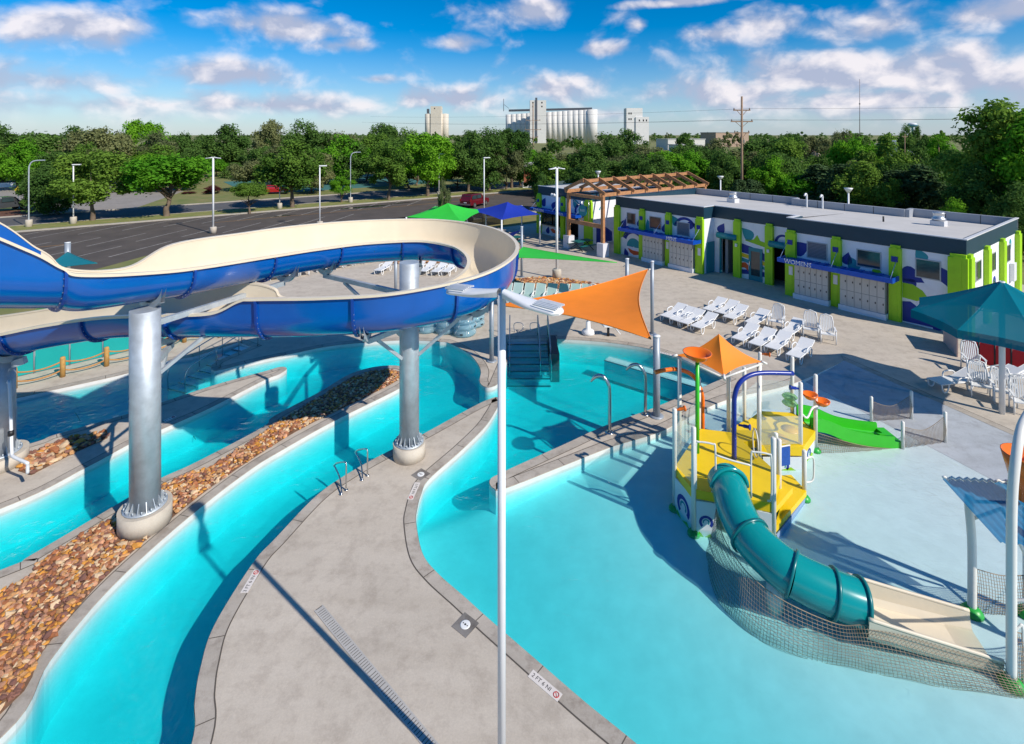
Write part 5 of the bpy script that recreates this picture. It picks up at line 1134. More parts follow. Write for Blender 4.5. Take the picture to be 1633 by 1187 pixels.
# ------------------------------------------------------------------ furniture
SAGE = mat('sage_sling', (.36, .50, .48), .6, var=.06)
def make_lounger(name='sun_lounger', bed=WHITE, back=22):
    t = thing(name, 'x', 'sun lounger'); L, wd = 1.72, .5
    m = MB(); m.b2((-L / 2, -wd / 2, .30), (.25, wd / 2, .335)); m.build('seat', bed, t)
    MB().box((.25 + .35 * math.cos(R(back)), 0, .318 + .35 * math.sin(R(back))), (.74, wd, .035), 0, R(-back)).build('backrest', bed, t)
    for s in (-1, 1):
        y = s * (wd / 2 + .015)
        MB().tube([(-L / 2, y, .31), (.25, y, .31), (.25 + .72 * math.cos(R(back)), y, .31 + .72 * math.sin(R(back)))], .028, 6).build('side_rail', WHITE, t)
        MB().tube(crom([(-.15, y, .32), (-.1, y + s * .03, .46), (.05, y + s * .04, .5), (.28, y + s * .04, .5), (.4, y + s * .03, .44), (.42, y, .32)], 3), .026, 6).build('armrest', WHITE, t)
        for x in (-.68, .42): MB().tube(crom([(x - .14, y, .30), (x - .12, y, .12), (x - .05, y, .02), (x + .07, y, .02), (x + .14, y, .13), (x + .17, y, .30)], 3), .027, 6).build('leg', WHITE, t)
    return t
def make_chair(name='high_back_chair'):
    t = thing(name, 'x', 'chair'); wd = .56                    # sitter faces -y
    MB().box((0, -.02, .40), (wd, .52, .035), 0, 0, R(-6)).build('seat', WHITE, t)
    m = MB(); c, s = math.cos(R(16)), math.sin(R(16)); H = .75
    out = [(-.25, 0), (-.27, .45), (-.22, .68), (0, .76), (.22, .68), (.27, .45), (.25, 0)]
    bf = MB().tube([(x, .22 + z * s, .42 + z * c) for x, z in out], .026, 6).build('back_frame', WHITE, t)
    for k in range(7):
        x = -.19 + k * .0633; h = .72 - abs(x) * .45; MB().box((x, .22 + h / 2 * s, .42 + h / 2 * c), (.04, .016, h), 0, 0, R(-16)).build('slat', WHITE, bf)
    for q in (-1, 1):
        x = q * (wd / 2 + .02); MB().box((x, -.02, .63), (.07, .52, .03), 0, 0, R(3)).build('armrest', WHITE, t)
        MB().tube([(x, -.24, .63), (x, -.27, .0)], .026, 6).build('leg', WHITE, t); MB().tube([(x, .2, .63), (x * .95, .30, .0)], .026, 6).build('leg', WHITE, t)
    return t
L0 = make_lounger(); L1 = make_lounger('sun_lounger', SAGE, 48); C0 = make_chair(); used = set()
def place(proto, x, y, rz, lab, group, zseat=0.0):
    o = proto if proto not in used else copy_tree(proto); used.add(proto)
    p = g(x, y, .3); o.location = (p.x, p.y, 0); o.rotation_euler = (0, 0, rz); o['label'] = lab; o['group'] = group; return o
AW = BROT                                                     # head end points along the bathhouse side direction
def z1(x, y): return 1060 + x / 3.888, 390 + y / 3.888
G1 = 'loungers on the deck by the lockers'
for i, (x, y) in enumerate(((55, 425), (115, 447), (165, 462), (245, 487))): place(L0, *z1(x, y), AW + .1, 'white lounger, %s from the left in the front row facing the deep pool' % ORD[i], G1)
for i, (x, y) in enumerate(((310, 385), (385, 403), (440, 432))): place(L0, *z1(x, y), AW + .1, 'white lounger, %s from the left in the back row of three near the mens lockers' % ORD[i], G1)
for i, (x, y) in enumerate(((575, 463), (790, 525))): place(L0, *z1(x, y), AW + .1, 'white lounger standing between the upright chairs, %s one' % ('left' if i == 0 else 'right'), G1)
for i, (x, y) in enumerate(((500, 560), (605, 590), (705, 612), (840, 660))): place(L0, *z1(x, y), AW + .1, 'white lounger, %s from the left in the row behind the orange canopy' % ORD[i], G1)
G2 = 'high-backed white chairs'
for i, (x, y, a) in enumerate(((695, 487, -.9), (905, 535, -.7), (1010, 565, -.6))): place(C0, *z1(x, y), a + .2, 'high-backed white chair, %s of three near the womens lockers' % ('left' if i == 0 else 'middle' if i == 1 else 'right'), G2)
for i, (x, y, a, w_) in enumerate(((1552, 582, -.35, 'nearest the red screen'), (1563, 618, -.5, 'left of the teal umbrella pole'), (1600, 628, -.5, 'right behind the teal umbrella pole'), (1632, 645, -.5, 'cut by the right picture edge'))): place(C0, x, y, a, 'high-backed white chair %s' % w_, G2)
place(L0, 1520, 606, AW - .45, 'white lounger half in the umbrella shade beside the beach entry', G1); place(L0, 1588, 600, AW - .5, 'white lounger behind the chairs under the umbrella', G1); place(L0, 1618, 598, AW - .5, 'white lounger in front of the red screen', G1)
G3 = 'loungers seen through the slide loop'
for i, (x, y) in enumerate(((384, 444), (400, 441), (418, 438), (437, 436), (453, 433), (468, 431), (484, 429))): place(L0, x, y, R(118), 'white lounger, %s from the left in the near row by the lawn' % ORD[i], G3)
for i, (x, y) in enumerate(((507, 424), (521, 421), (536, 419), (551, 416), (566, 413), (581, 411), (596, 408))): place(L0, x, y, R(128), 'white lounger, %s from the left in the far row beyond the slide' % ORD[i], G3)
for i, (x, y) in enumerate(((612, 427), (664, 428), (682, 428), (701, 429), (717, 429))): place(L0, x, y, R(75), 'white lounger, %s from the left in front of the reddish stones' % ORD[i], G3)
G4 = 'sage green loungers by the crescent stone bed'
for i, x in enumerate((806, 823, 841, 859, 877, 896, 914, 931)): place(L1, x, 472 + i * .3, R(78 - i * 1.5), 'sage green lounger, %s from the left beside the crescent stone bed' % ORD[i], G4)
place(C0, 947, 473, 2.9, 'high-backed white chair at the right end of the sage loungers', G2)
# pool lift and guard seat
pl_ = thing('pool_lift', 'white pool lift with round base at the far pool edge', 'pool lift', g(938, 533)); MB().lathe([(.3, 0), (.32, .1), (.26, .2), (.12, .26), (.1, .6), (0, .6)], 18).build('base', WPAINT, pl_); MB().tube([(0, 0, .5), (0, 0, 1.0), (.25, -.1, 1.15)], .05, 8).build('arm', WPAINT, pl_)
pl_ = thing('step_stool', 'white angled seat on a dark stalk beside the pool lift', 'seat', g(970, 536)); MB().tube([(0, 0, 0), (0, 0, .45)], .06, 8).build('stalk', BLACK, pl_); MB().box((0, 0, .5), (.55, .4, .06), .2, .1).build('seat', WPAINT, pl_); MB().box((.38, -.06, .32), (.4, .36, .04), .2, .9).build('step', WPAINT, pl_)
# ------------------------------------------------------------------ teal umbrella, red screen
um = thing('umbrella', 'large teal octagonal umbrella on a white pole at the right', 'umbrella', g(1598, 660)); ue, ua, ur = 3.22, 4.53, 2.55
MB().tube([(0, 0, 0), (0, 0, ua - .02)], .085, 14).build('pole', WPAINT, um)
UF = glassy('umbrella_teal', (.0, .155, .215), .93, .9, .08)
cor = [Vector((ur * math.cos(R(22.5 + 45 * k)), ur * math.sin(R(22.5 + 45 * k)), ue)) for k in range(8)]
for k in range(8):
    a, b = cor[k], cor[(k + 1) % 8]; m = MB()
    m.grid(8, 6, lambda u, v: Vector((0, 0, ua)).lerp(a.lerp(b, v).lerp(Vector((0, 0, ue)), .05 * math.sin(math.pi * v)), u) + Vector((0, 0, -.07 * math.sin(math.pi * u))))
    m.grid(1, 6, lambda u, v: a.lerp(b, v).lerp(Vector((0, 0, ue)), .05 * math.sin(math.pi * v)) + Vector((0, 0, -.28 * u))); m.build('canopy_panel', UF, um)
    MB().tube([(0, 0, ua - .14), tuple(a * .52 + Vector((0, 0, ua * .48 - .16))), tuple(a * .985 + Vector((0, 0, -.0 + ue * .015 - .07)))], .022, 6).build('rib', WPAINT, um); MB().tube([(0, 0, 3.45), tuple(a * .55 + Vector((0, 0, ua * .45 - .1)))], .02, 6).build('strut', WPAINT, um)
rs = thing('red_screen', 'bright red fabric screen behind the white chairs at right', 'screen', W(-3.2, -5.2)); ra_, rb_ = g(1536, 576), g(1640, 600); ro = tuple(W(-3.2, -5.2)); REDF = mat('red_fabric', (.55, .012, .02), .7, var=.06)
for i in range(5):
    a = ra_.lerp(rb_, i / 4); MB().tube([(a.x, a.y, 0), (a.x, a.y, 1.15)], .03, 8).build('post', BLACK, rs, ro)
    if i < 4:
        b = ra_.lerp(rb_, (i + 1) / 4); n_ = Vector((-(b - a).y, (b - a).x, 0)).normalized(); m = MB(); m.grid(8, 4, lambda u, v: a.lerp(b, u) + n_ * (.06 * math.sin(math.pi * u)) + Vector((0, 0, .05 + 1.05 * v))); m.build('panel', REDF, rs, ro)
tag(MB().beam(tuple(g(1527, 570) + Vector((0, 0, .55))), tuple(g(1505, 545) + Vector((0, 0, .55))), .04, 1.1).build('beige_panel', mat('beige_panel', (.50, .40, .38), .7)), 'pale beige screen panel between the umbrella and red screen', 'screen')
# ------------------------------------------------------------------ inner tubes
TUBE = glassy('clear_vinyl', (.45, .70, .80), .34, .06)
def tube_mesh():
    m = MB(); m.tube([(.40 * math.cos(t), .40 * math.sin(t), .15) for t in [k * .3142 for k in range(20)]], .16, 10, closed=True); return m
T0 = thing('swim_tube', 'x', 'swim tube'); tube_mesh().build('ring', TUBE, T0)
for a in (.6, 3.7): MB().box((.56 * math.cos(a), .56 * math.sin(a), .17), (.03, .14, .05), a).build('handle', BLACK, T0)
for a in range(6): MB().tube([(.40 * math.cos(a * 1.047 + q) , .40 * math.sin(a * 1.047 + q), .15 + .162 * math.cos(w)) if False else ((.40 + .163 * math.sin(w)) * math.cos(a * 1.047), (.40 + .163 * math.sin(w)) * math.sin(a * 1.047), .15 + .163 * math.cos(w)) for w in [k * .5 - 1.5 for k in range(7)] for q in (0,)], .008, 4).build('seam', WPAINT, T0)
first = True
for si, (x, y, n, nm) in enumerate(((742, 533, 5, 'right front'), (712, 529, 4, 'middle front'), (680, 527, 3, 'left front'), (755, 519, 5, 'right rear'), (728, 516, 5, 'middle rear'), (640, 525, 2, 'far left'))):
    p = g(x, y)
    for k in range(n):
        o = T0 if first else copy_tree(T0); first = False; o.location = (p.x + random.uniform(-.05, .05), p.y + random.uniform(-.05, .05), .28 * k + .01); o.rotation_euler = (0, 0, random.uniform(0, 6))
        o['label'] = 'clear blue swim tube, %s from the bottom of the %s stack' % (ORD[k], nm); o['group'] = 'stacked swim tubes'
# ------------------------------------------------------------------ teal wall and rope fence on the left
PANT = mat('teal_wall_panel', (.005, .34, .32), .45, var=.05, scale=1)
wa, wb = g(-140, 640), g(345, 528); tw = thing('teal_fence', 'turquoise panel fence with a dark strip in the gap behind the rope fence', 'fence', wa); wo = tuple(wa); N_ = 9
for i in range(N_):
    a = wa.lerp(wb, i / N_); b = wa.lerp(wb, (i + 1) / N_); e = (b - a) * .004
    for z0, z1_ in ((.03, .95), (1.02, 1.55)): MB().beam(tuple(a + e + Vector((0, 0, (z0 + z1_) / 2))), tuple(b - e + Vector((0, 0, (z0 + z1_) / 2))), .04, z1_ - z0).build('panel', PANT, tw, wo)
    MB().tube([(a.x, a.y - .05, 0), (a.x, a.y - .05, 1.62)], .025, 8).build('post', GREYPOST, tw, wo)
MB().beam(tuple(wa + Vector((0, .06, .985))), tuple(wb + Vector((0, .06, .985))), .03, .10).build('dark_gap_strip', DARK, tw, wo); MB().tube([tuple(wa + Vector((0, 0, 1.6))), tuple(wb + Vector((0, 0, 1.6)))], .02, 6).build('top_cable', WPAINT, tw, wo)  # near-black strip added to paint the dark gap between the panels
ROPE = mat('manila_rope', (.45, .22, .07), .9, var=.2, scale=20); PINE = mat('pine_post', (.50, .28, .08), .7, var=.2, scale=8)
rp = [g(x, y) for x, y in ((-60, 637), (23, 620), (100, 601), (170, 584), (230, 571), (294, 546), (350, 538))]; rf = thing('rope_fence', 'low rope fence on pine posts along the far river edge', 'fence', rp[1]); rfo = tuple(rp[1])
for p in rp: MB().lathe([(.09, 0), (.09, .72), (.07, .78), (0, .79)], 12, tuple(p)).build('post', PINE, rf, rfo)
for a, b in zip(rp, rp[1:]):
    for z in (.62, .28): MB().tube([tuple(a.lerp(b, k / 8) + Vector((0, 0, z - .14 * 4 * (k / 8) * (1 - k / 8)))) for k in range(9)], .03, 7).build('rope', ROPE, rf, rfo)
# ------------------------------------------------------------------ picnic canopies, tables, chain fence
def four_post(cpx, material, lab, h0=2.6, h1=3.5):
    cs = [g(x, y) for x, y in cpx]; c = sum(cs, Vector()) / 4; t = thing('shade_canopy', lab, 'canopy', c); o_ = tuple(c); ap = c + Vector((0, 0, h1)); m = MB()
    for i in range(4):
        a, b = cs[i] + Vector((0, 0, h0)), cs[(i + 1) % 4] + Vector((0, 0, h0))
        m.grid(8, 8, lambda u, v: ap.lerp(a.lerp(b, v).lerp(c + Vector((0, 0, h0)), .10 * math.sin(math.pi * v)), u) + Vector((0, 0, -.15 * math.sin(math.pi * u)))); MB().tube([tuple(cs[i]), tuple(cs[i] + Vector((0, 0, h0)))], .07, 10).build('post', WPAINT, t, o_)
    m.build('canopy_fabric', material, t, o_)
four_post(((648, 396), (738, 408), (775, 380), (694, 372)), GREENF, 'bright green four-post canopy behind the slide loop'); four_post(((800, 402), (861, 390), (832, 370), (745, 380)), BLUEF, 'deep blue four-post canopy beside the ticket windows')
TBL = mat('table_green', (.01, .12, .11), .5)
def picnic(x, y, rz, lab):
    t = thing('picnic_table', lab, 'picnic table', g(x, y), rz, 'picnic tables under the blue canopy'); MB().b2((-.9, -.38, .70), (.9, .38, .75)).build('table_top', TBL, t)
    for s in (-1, 1):
        MB().b2((-.9, s * .72 - .14, .42), (.9, s * .72 + .14, .46)).build('bench', TBL, t); MB().beam((s * .6, -.75, .02), (s * .6, .3, .7), .05, .05).build('leg', BLACK, t); MB().beam((s * .6, .75, .02), (s * .6, -.3, .68), .045, .05).build('leg', BLACK, t)
picnic(795, 384, .3, 'green picnic table under the left side of the blue canopy'); picnic(815, 392, .5, 'green picnic table under the right side of the blue canopy'); picnic(778, 376, .2, 'green picnic table furthest back under the blue canopy'); picnic(928, 398, .6, 'picnic table tucked between the pergola piers')
cf = thing('chain_link_fence', 'black chain-link fence between the lawn and picnic area', 'fence', W(38.2, -14)); co = tuple(W(38.2, -14))
LINK = glassy('chain_link_mesh', (.02, .02, .02), .25, .6)
for i in range(12):
    a = W(38.2, -28 + i * 2.6); MB().tube([tuple(a), tuple(a + Vector((0, 0, 1.8)))], .03, 8).build('post', BLACK, cf, co)
    if i < 11: b = W(38.2, -28 + (i + 1) * 2.6); MB().beam(tuple(a + Vector((0, 0, .9))), tuple(b + Vector((0, 0, .9))), .01, 1.75).build('mesh_panel', LINK, cf, co); MB().tube([tuple(a + Vector((0, 0, 1.78))), tuple(b + Vector((0, 0, 1.78)))], .02, 6).build('top_rail', BLACK, cf, co)
# ------------------------------------------------------------------ vehicles
TYRE = mat('tyre', (.02, .02, .02), .8); RIMM = mat('alloy', (.45, .45, .46), .3, .8); CHR = mat('chrome', (.6, .6, .6), .15, 1.0); TAIL = mat('tail_lamp', (.35, .01, .01), .3); HEAD = mat('head_lamp', (.7, .7, .68), .15)
def car(lab, loc, rz, paint, prof, glass, wd=1.8, L=4.6, pickup=False, name='parked_car'):
    t = thing(name, lab, 'car' if not pickup else 'pickup truck', loc, rz)
    m = MB(); n = len(prof)
    for y, k in ((-wd / 2, 1), (wd / 2, 1)):
        for x, z in prof: m.v.append((x, y * (1 if z < 1.0 else .86), z))
    m.face(list(range(n))); m.face([n + i for i in reversed(range(n))])
    for i in range(n): j = (i + 1) % n; m.face((i, n + i, n + j, j))
    if area([(p[0], p[1]) for p in prof]) > 0: pass
    else: m.f = [tuple(reversed(f)) for f in m.f]
    body = m.build('body', paint, t)
    bv = body.modifiers.new('soft', 'BEVEL'); bv.width = .06; bv.segments = 2
    for gl_ in glass:
        for s in (-1, 1):
            q = MB(); q.poly([(x, s * (wd / 2 * (.865 if z > 1.35 else .93) + .012), z) for x, z in (gl_ if s < 0 else gl_[::-1])]); q.build('side_window', GLASS, t)
    for (x, s) in ((L * .31, 1), (L * .31, -1), (-L * .30, 1), (-L * .30, -1)):
        w = MB().tube([(x, s * (wd / 2 - .2), .34), (x, s * (wd / 2 + .02), .34)], .34, 18).build('wheel', TYRE, t); MB().tube([(x, s * (wd / 2 + .021), .34), (x, s * (wd / 2 + .03), .34)], .2, 14).build('rim', RIMM, w)
    for s in (-1, 1):
        MB().b2((-L / 2 - .02, s * wd * .42 - .09, .85), (-L / 2 + .05, s * wd * .42 + .09, 1.15)).build('tail_light', TAIL, t); MB().b2((L / 2 - .05, s * wd * .38 - .14, .72), (L / 2 + .015, s * wd * .38 + .14, .88)).build('headlight', HEAD, t); MB().b2((L * .14, s * (wd / 2 + .02) - .09, 1.0), (L * .14 + .12, s * (wd / 2 + .02) + .09, 1.14)).build('mirror', paint, t)
    MB().b2((-L / 2 - .08, -wd * .44, .40), (-L / 2 + .03, wd * .44, .60)).build('bumper', CHR, t); MB().b2((-L / 2 - .03, -.2, .66), (-L / 2 + .0, .2, .78)).build('number_plate', WPAINT, t)
    zt = max(p[1] for p in prof); MB().b2((-L * .44, -wd * .36, zt - .62), (-L * .44 + .02, wd * .36, zt - .18)).build('rear_window', GLASS, t); return t
SUVP = [(-2.3, .35), (2.25, .35), (2.3, .75), (2.15, .98), (1.05, 1.08), (.45, 1.72), (-1.9, 1.76), (-2.2, 1.1), (-2.3, 1.0)]
SEDP = [(-2.3, .32), (2.3, .32), (2.32, .7), (1.2, .92), (.5, 1.38), (-.9, 1.40), (-1.75, .98), (-2.28, .92)]
PUP = [(-2.75, .45), (2.7, .45), (2.75, .95), (1.5, 1.1), (.9, 1.75), (-.55, 1.78), (-.75, 1.15), (-2.75, 1.12)]
RED = mat('red_car_paint', (.12, .006, .010), .2, coat=.8); DKB = mat('dark_blue_paint', (.012, .016, .03), .2, coat=.8); GREYC = mat('grey_car_paint', (.05, .055, .06), .2, coat=.8); WHC = mat('white_car_paint', (.7, .7, .7), .25, coat=.6)
car('red sport utility vehicle parked behind the blue canopy', g(757, 329), R(62), RED, SUVP, [[(.35, 1.15), (.35, 1.6), (-.7, 1.62), (-.7, 1.15)], [(-.8, 1.15), (-.8, 1.62), (-1.8, 1.6), (-1.95, 1.15)]])
car('dark saloon car behind the slide loop, left one', g(687, 360), R(55), GREYC, SEDP, [[(.4, .98), (.2, 1.3), (-.8, 1.3), (-1.2, .98)]]); car('dark saloon car half hidden by the green canopy', g(722, 362), R(55), DKB, SEDP, [[(.4, .98), (.2, 1.3), (-.8, 1.3), (-1.2, .98)]])
car('dark pickup truck on the road at the far left edge', g(4, 337), R(70), GREYC, PUP, [[(.75, 1.2), (.65, 1.62), (-.45, 1.64), (-.5, 1.2)]], 1.9, 5.5, True, 'pickup_truck'); car('white van-like car under the wide tree', g(425, 300), R(15), WHC, SUVP, [[(.35, 1.15), (.35, 1.6), (-1.8, 1.6), (-1.95, 1.15)]])
car('red car parked beyond the street by the wide tree', g(436, 309), R(20), mat('bright_red_paint', (.35, .01, .015), .25, coat=.6), SEDP, [[(.4, .98), (.2, 1.3), (-.8, 1.3), (-1.2, .98)]])
# ------------------------------------------------------------------ trees
def leaf_mat(name, c1, c2, trans=.35):
    m = bpy.data.materials.new(name); m.use_nodes = True; nt = m.node_tree; nt.nodes.clear(); N = nt.nodes.new; L = nt.links.new; MATS[name] = m
    o = N('ShaderNodeOutputMaterial'); d = N('ShaderNodeBsdfDiffuse'); t = N('ShaderNodeBsdfTranslucent'); x = N('ShaderNodeMixShader'); x.inputs[0].default_value = trans
    tc = N('ShaderNodeTexCoord'); n = N('ShaderNodeTexNoise'); n.inputs['Scale'].default_value = .9; n.inputs['Detail'].default_value = 5; n.inputs['Roughness'].default_value = .7; L(tc.outputs['Object'], n.inputs['Vector'])
    oi = N('ShaderNodeObjectInfo'); ad = N('ShaderNodeMath'); ad.operation = 'MULTIPLY_ADD'; L(oi.outputs['Random'], ad.inputs[0]); ad.inputs[1].default_value = .3; L(n.outputs['Fac'], ad.inputs[2])
    cr = N('ShaderNodeValToRGB'); e = cr.color_ramp.elements; e[0].position = .42; e[1].position = .85; e[0].color = (*c2, 1); e[1].color = (*c1, 1); L(ad.outputs[0], cr.inputs[0])
    L(cr.outputs[0], d.inputs[0]); L(cr.outputs[0], t.inputs[0]); L(d.outputs[0], x.inputs[1]); L(t.outputs[0], x.inputs[2]); L(x.outputs[0], o.inputs[0]); return m
LEAF = [leaf_mat('leaf_mid', (.20, .33, .05), (.085, .18, .03)), leaf_mat('leaf_bright', (.20, .43, .03), (.085, .27, .02)), leaf_mat('leaf_dark', (.14, .25, .055), (.065, .14, .032)), leaf_mat('leaf_olive', (.25, .27, .11), (.12, .15, .065)), leaf_mat('leaf_conifer', (.09, .15, .06), (.04, .08, .035), .2), leaf_mat('leaf_purple', (.16, .05, .05), (.08, .025, .025))]
def crown_mesh(seed, nl, leaf, shape='round', blobs=26):
    """leaf-sized faces spread on many clumps inside a crown about 1 unit in radius, base at z=0, top at z about 2"""
    rnd = random.Random(seed); v = []; f = []; cl = []
    for i in range(blobs):
        while True:
            p = Vector((rnd.uniform(-1, 1), rnd.uniform(-1, 1), rnd.uniform(-1, 1)))
            if .25 < p.length < .92: break
        if shape == 'flat': p.z *= .62
        if shape == 'cone':
            h = rnd.random() ** 1.3; a = rnd.uniform(0, 6.28); r = (1 - h) * .62 + .05; p = Vector((r * math.cos(a), r * math.sin(a), h * 2 - 1)); cl.append((p, .16 + .2 * (1 - h))); continue
        cl.append((p, rnd.uniform(.13, .38)))
    for i in range(nl):
        c, r = cl[rnd.randrange(len(cl))]
        d = Vector((rnd.gauss(0, 1), rnd.gauss(0, 1), rnd.gauss(0, 1) + .25)).normalized(); q = c + d * r * (rnd.random() ** .5 * (1.0 if rnd.random() < .88 else 1.25)) * Vector((1, 1, .8)).x; q.z = q.z + 1
        n = (d + Vector((rnd.gauss(0, .55), rnd.gauss(0, .55), rnd.gauss(0, .55) + .25))).normalized(); x = n.orthogonal().normalized(); x.rotate(Matrix.Rotation(rnd.uniform(0, 6.28), 3, n)); y = n.cross(x); s = leaf * rnd.uniform(.6, 1.35); b = len(v)
        v += [tuple(q - x * s), tuple(q - y * s * .55 + n * s * .15), tuple(q + x * s), tuple(q + y * s * .55 - n * s * .12)]; f.append((b, b + 1, b + 2, b + 3))
    me = bpy.data.meshes.new('crown'); me.from_pydata(v, [], f); me.update(); me.materials.append(LEAF[0]); return me, cl
CROWN = [crown_mesh(11 + i, 15000, .045, s, int(b * 1.9)) for i, (s, b) in enumerate((('round', 30), ('round', 22), ('flat', 26), ('round', 38), ('flat', 34)))]
CONIF = [crown_mesh(41 + i, 7000, .05, 'cone', 60) for i in range(2)]
FARC = [crown_mesh(61 + i, 2200, .085, s, 16) for i, s in enumerate(('round', 'flat', 'round'))]
def trunk_mesh(cl, hb, r0, seed):
    """trunk below a unit crown plus limbs reaching into its clumps; crown base at z = hb"""
    rnd = random.Random(seed); m = MB(); top = Vector((rnd.uniform(-.08, .08), rnd.uniform(-.08, .08), hb + .75)); fork = Vector((top.x * .5, top.y * .5, hb * .85 + .05))
    m.tube(crom([(0, 0, -.02), (rnd.uniform(-.02, .02), 0, hb * .5), tuple(fork), tuple(top), (top.x, top.y, hb + 1.3)], 4), [r0 * 1.25] + [r0 * lerp(1, .15, k / 16) for k in range(16)], 8)
    for c, r in sorted(cl, key=lambda q: q[0].z)[:12]:
        e = c + Vector((0, 0, 1 + hb)); a = fork.lerp(top, rnd.uniform(0, .7)); mid = a.lerp(e, .5) + Vector((0, 0, .06)); m.tube(crom([tuple(a), tuple(mid), tuple(e)], 3), [r0 * lerp(.5, .1, k / 6) for k in range(7)], 5)
    me = bpy.data.meshes.new('trunk'); me.from_pydata(m.v, [], m.f); me.polygons.foreach_set('use_smooth', [True] * len(m.f)); me.materials.append(BARK); me.update(); return me
TRUNK = {}
def tree(x, Y, ytop, wpx, leaf, lab, kind='round', var=0, clear=.28, group=None, name='tree', z0=0.0, far=False):
    p = at(x, 215, Y); h = CAMH - (ytop - HZ) * Y / F - z0; rad = wpx / F * Y / 2
    bank = CONIF if kind == 'cone' else FARC if far else CROWN; var %= len(bank); me, cl = bank[var]; hb_ = h * clear; ch = h - hb_; key = (kind, far, var)
    if key not in TRUNK: TRUNK[key] = trunk_mesh(cl, .62, .075 if not far else .06, var)
    t = thing(name, lab, 'tree', (p.x, p.y, z0), random.uniform(0, 6.28), group)
    c = bpy.data.objects.new('crown', me); COL.objects.link(c); c.parent = t; c.location = (0, 0, hb_); k = .62 if kind == 'cone' else 1.15
    c.scale = (rad / (k if kind == 'cone' else 1.12), rad / (k if kind == 'cone' else 1.12), ch / 2.12); c.material_slots[0].link = 'OBJECT'; c.material_slots[0].material = LEAF[leaf]
    tr = bpy.data.objects.new('trunk', TRUNK[key]); COL.objects.link(tr); tr.parent = t; s = ch / 2.12; tr.scale = (rad / 1.12 * .9, rad / 1.12 * .9, max(hb_, .3) / .62 if hb_ / .62 < s * 1.4 else s)
    return t
def YB(yb): return F * CAMH / (yb - HZ)
V = 'trees on the verge along the street'
for (x, yb, yt, w, lf, kd, vr, cl_, lab) in (
    (148, 353, 238, 130, 0, 'round', 0, .22, 'mid green round tree on the verge right of the white street lamp'), (266, 346, 226, 158, 1, 'flat', 2, .22, 'brightest green spreading tree on the verge behind the slide'), (398, 341, 284, 66, 0, 'flat', 4, .35, 'small flat-topped young tree beside the twin-headed car park lamp'),
    (466, 332, 222, 122, 0, 'round', 3, .25, 'broad feathery tree behind the tall car park lamp'), (545, 324, 281, 46, 1, 'round', 1, .35, 'small round bright green tree beside the cobra-head lamp'), (620, 320, 226, 92, 0, 'round', 1, .22, 'upright green tree left of the dark pair behind the green canopy'),
    (682, 314, 210, 104, 1, 'round', 0, .22, 'tall vivid green tree directly behind the green canopy'), (747, 307, 208, 86, 2, 'round', 3, .25, 'dark tree behind the tall lamp post by the red vehicle'), (780, 304, 204, 72, 2, 'round', 1, .3, 'dark upright tree just right of the tall car park lamp'), (816, 301, 203, 78, 2, 'round', 0, .28, 'dark green tree left of the brick pillar')):
    tree(x, YB(yb), yt, w, lf, lab, kd, vr, cl_, V, 'verge_tree')
tree(92, 62, 262, 105, 2, 'dense dark evergreen shrub tree left of the verge trees', 'round', 3, .02, None, 'shrub_tree'); tree(62, 66, 268, 66, 2, 'dense dark shrub beside the left street lamp', 'round', 1, .02, None, 'shrub_tree')
tree(338, 84, 296, 36, 5, 'purple-leaved round shrub in the mulch bed', 'round', 1, .02, None, 'shrub_tree'); tree(300, 84, 306, 26, 5, 'low purple shrub under the bright spreading tree', 'round', 0, .02, None, 'shrub_tree'); tree(708, 47, 285, 24, 3, 'thin young olive tree behind the green canopy', 'round', 1, .2, None, 'young_tree')
tree(375, 115, 258, 34, 2, 'small dark conifer on the island in the pale drive', 'cone', 0, .1, None, 'conifer_tree')
B = 'trees in the second row behind the street'
k = 0; rows2 = []
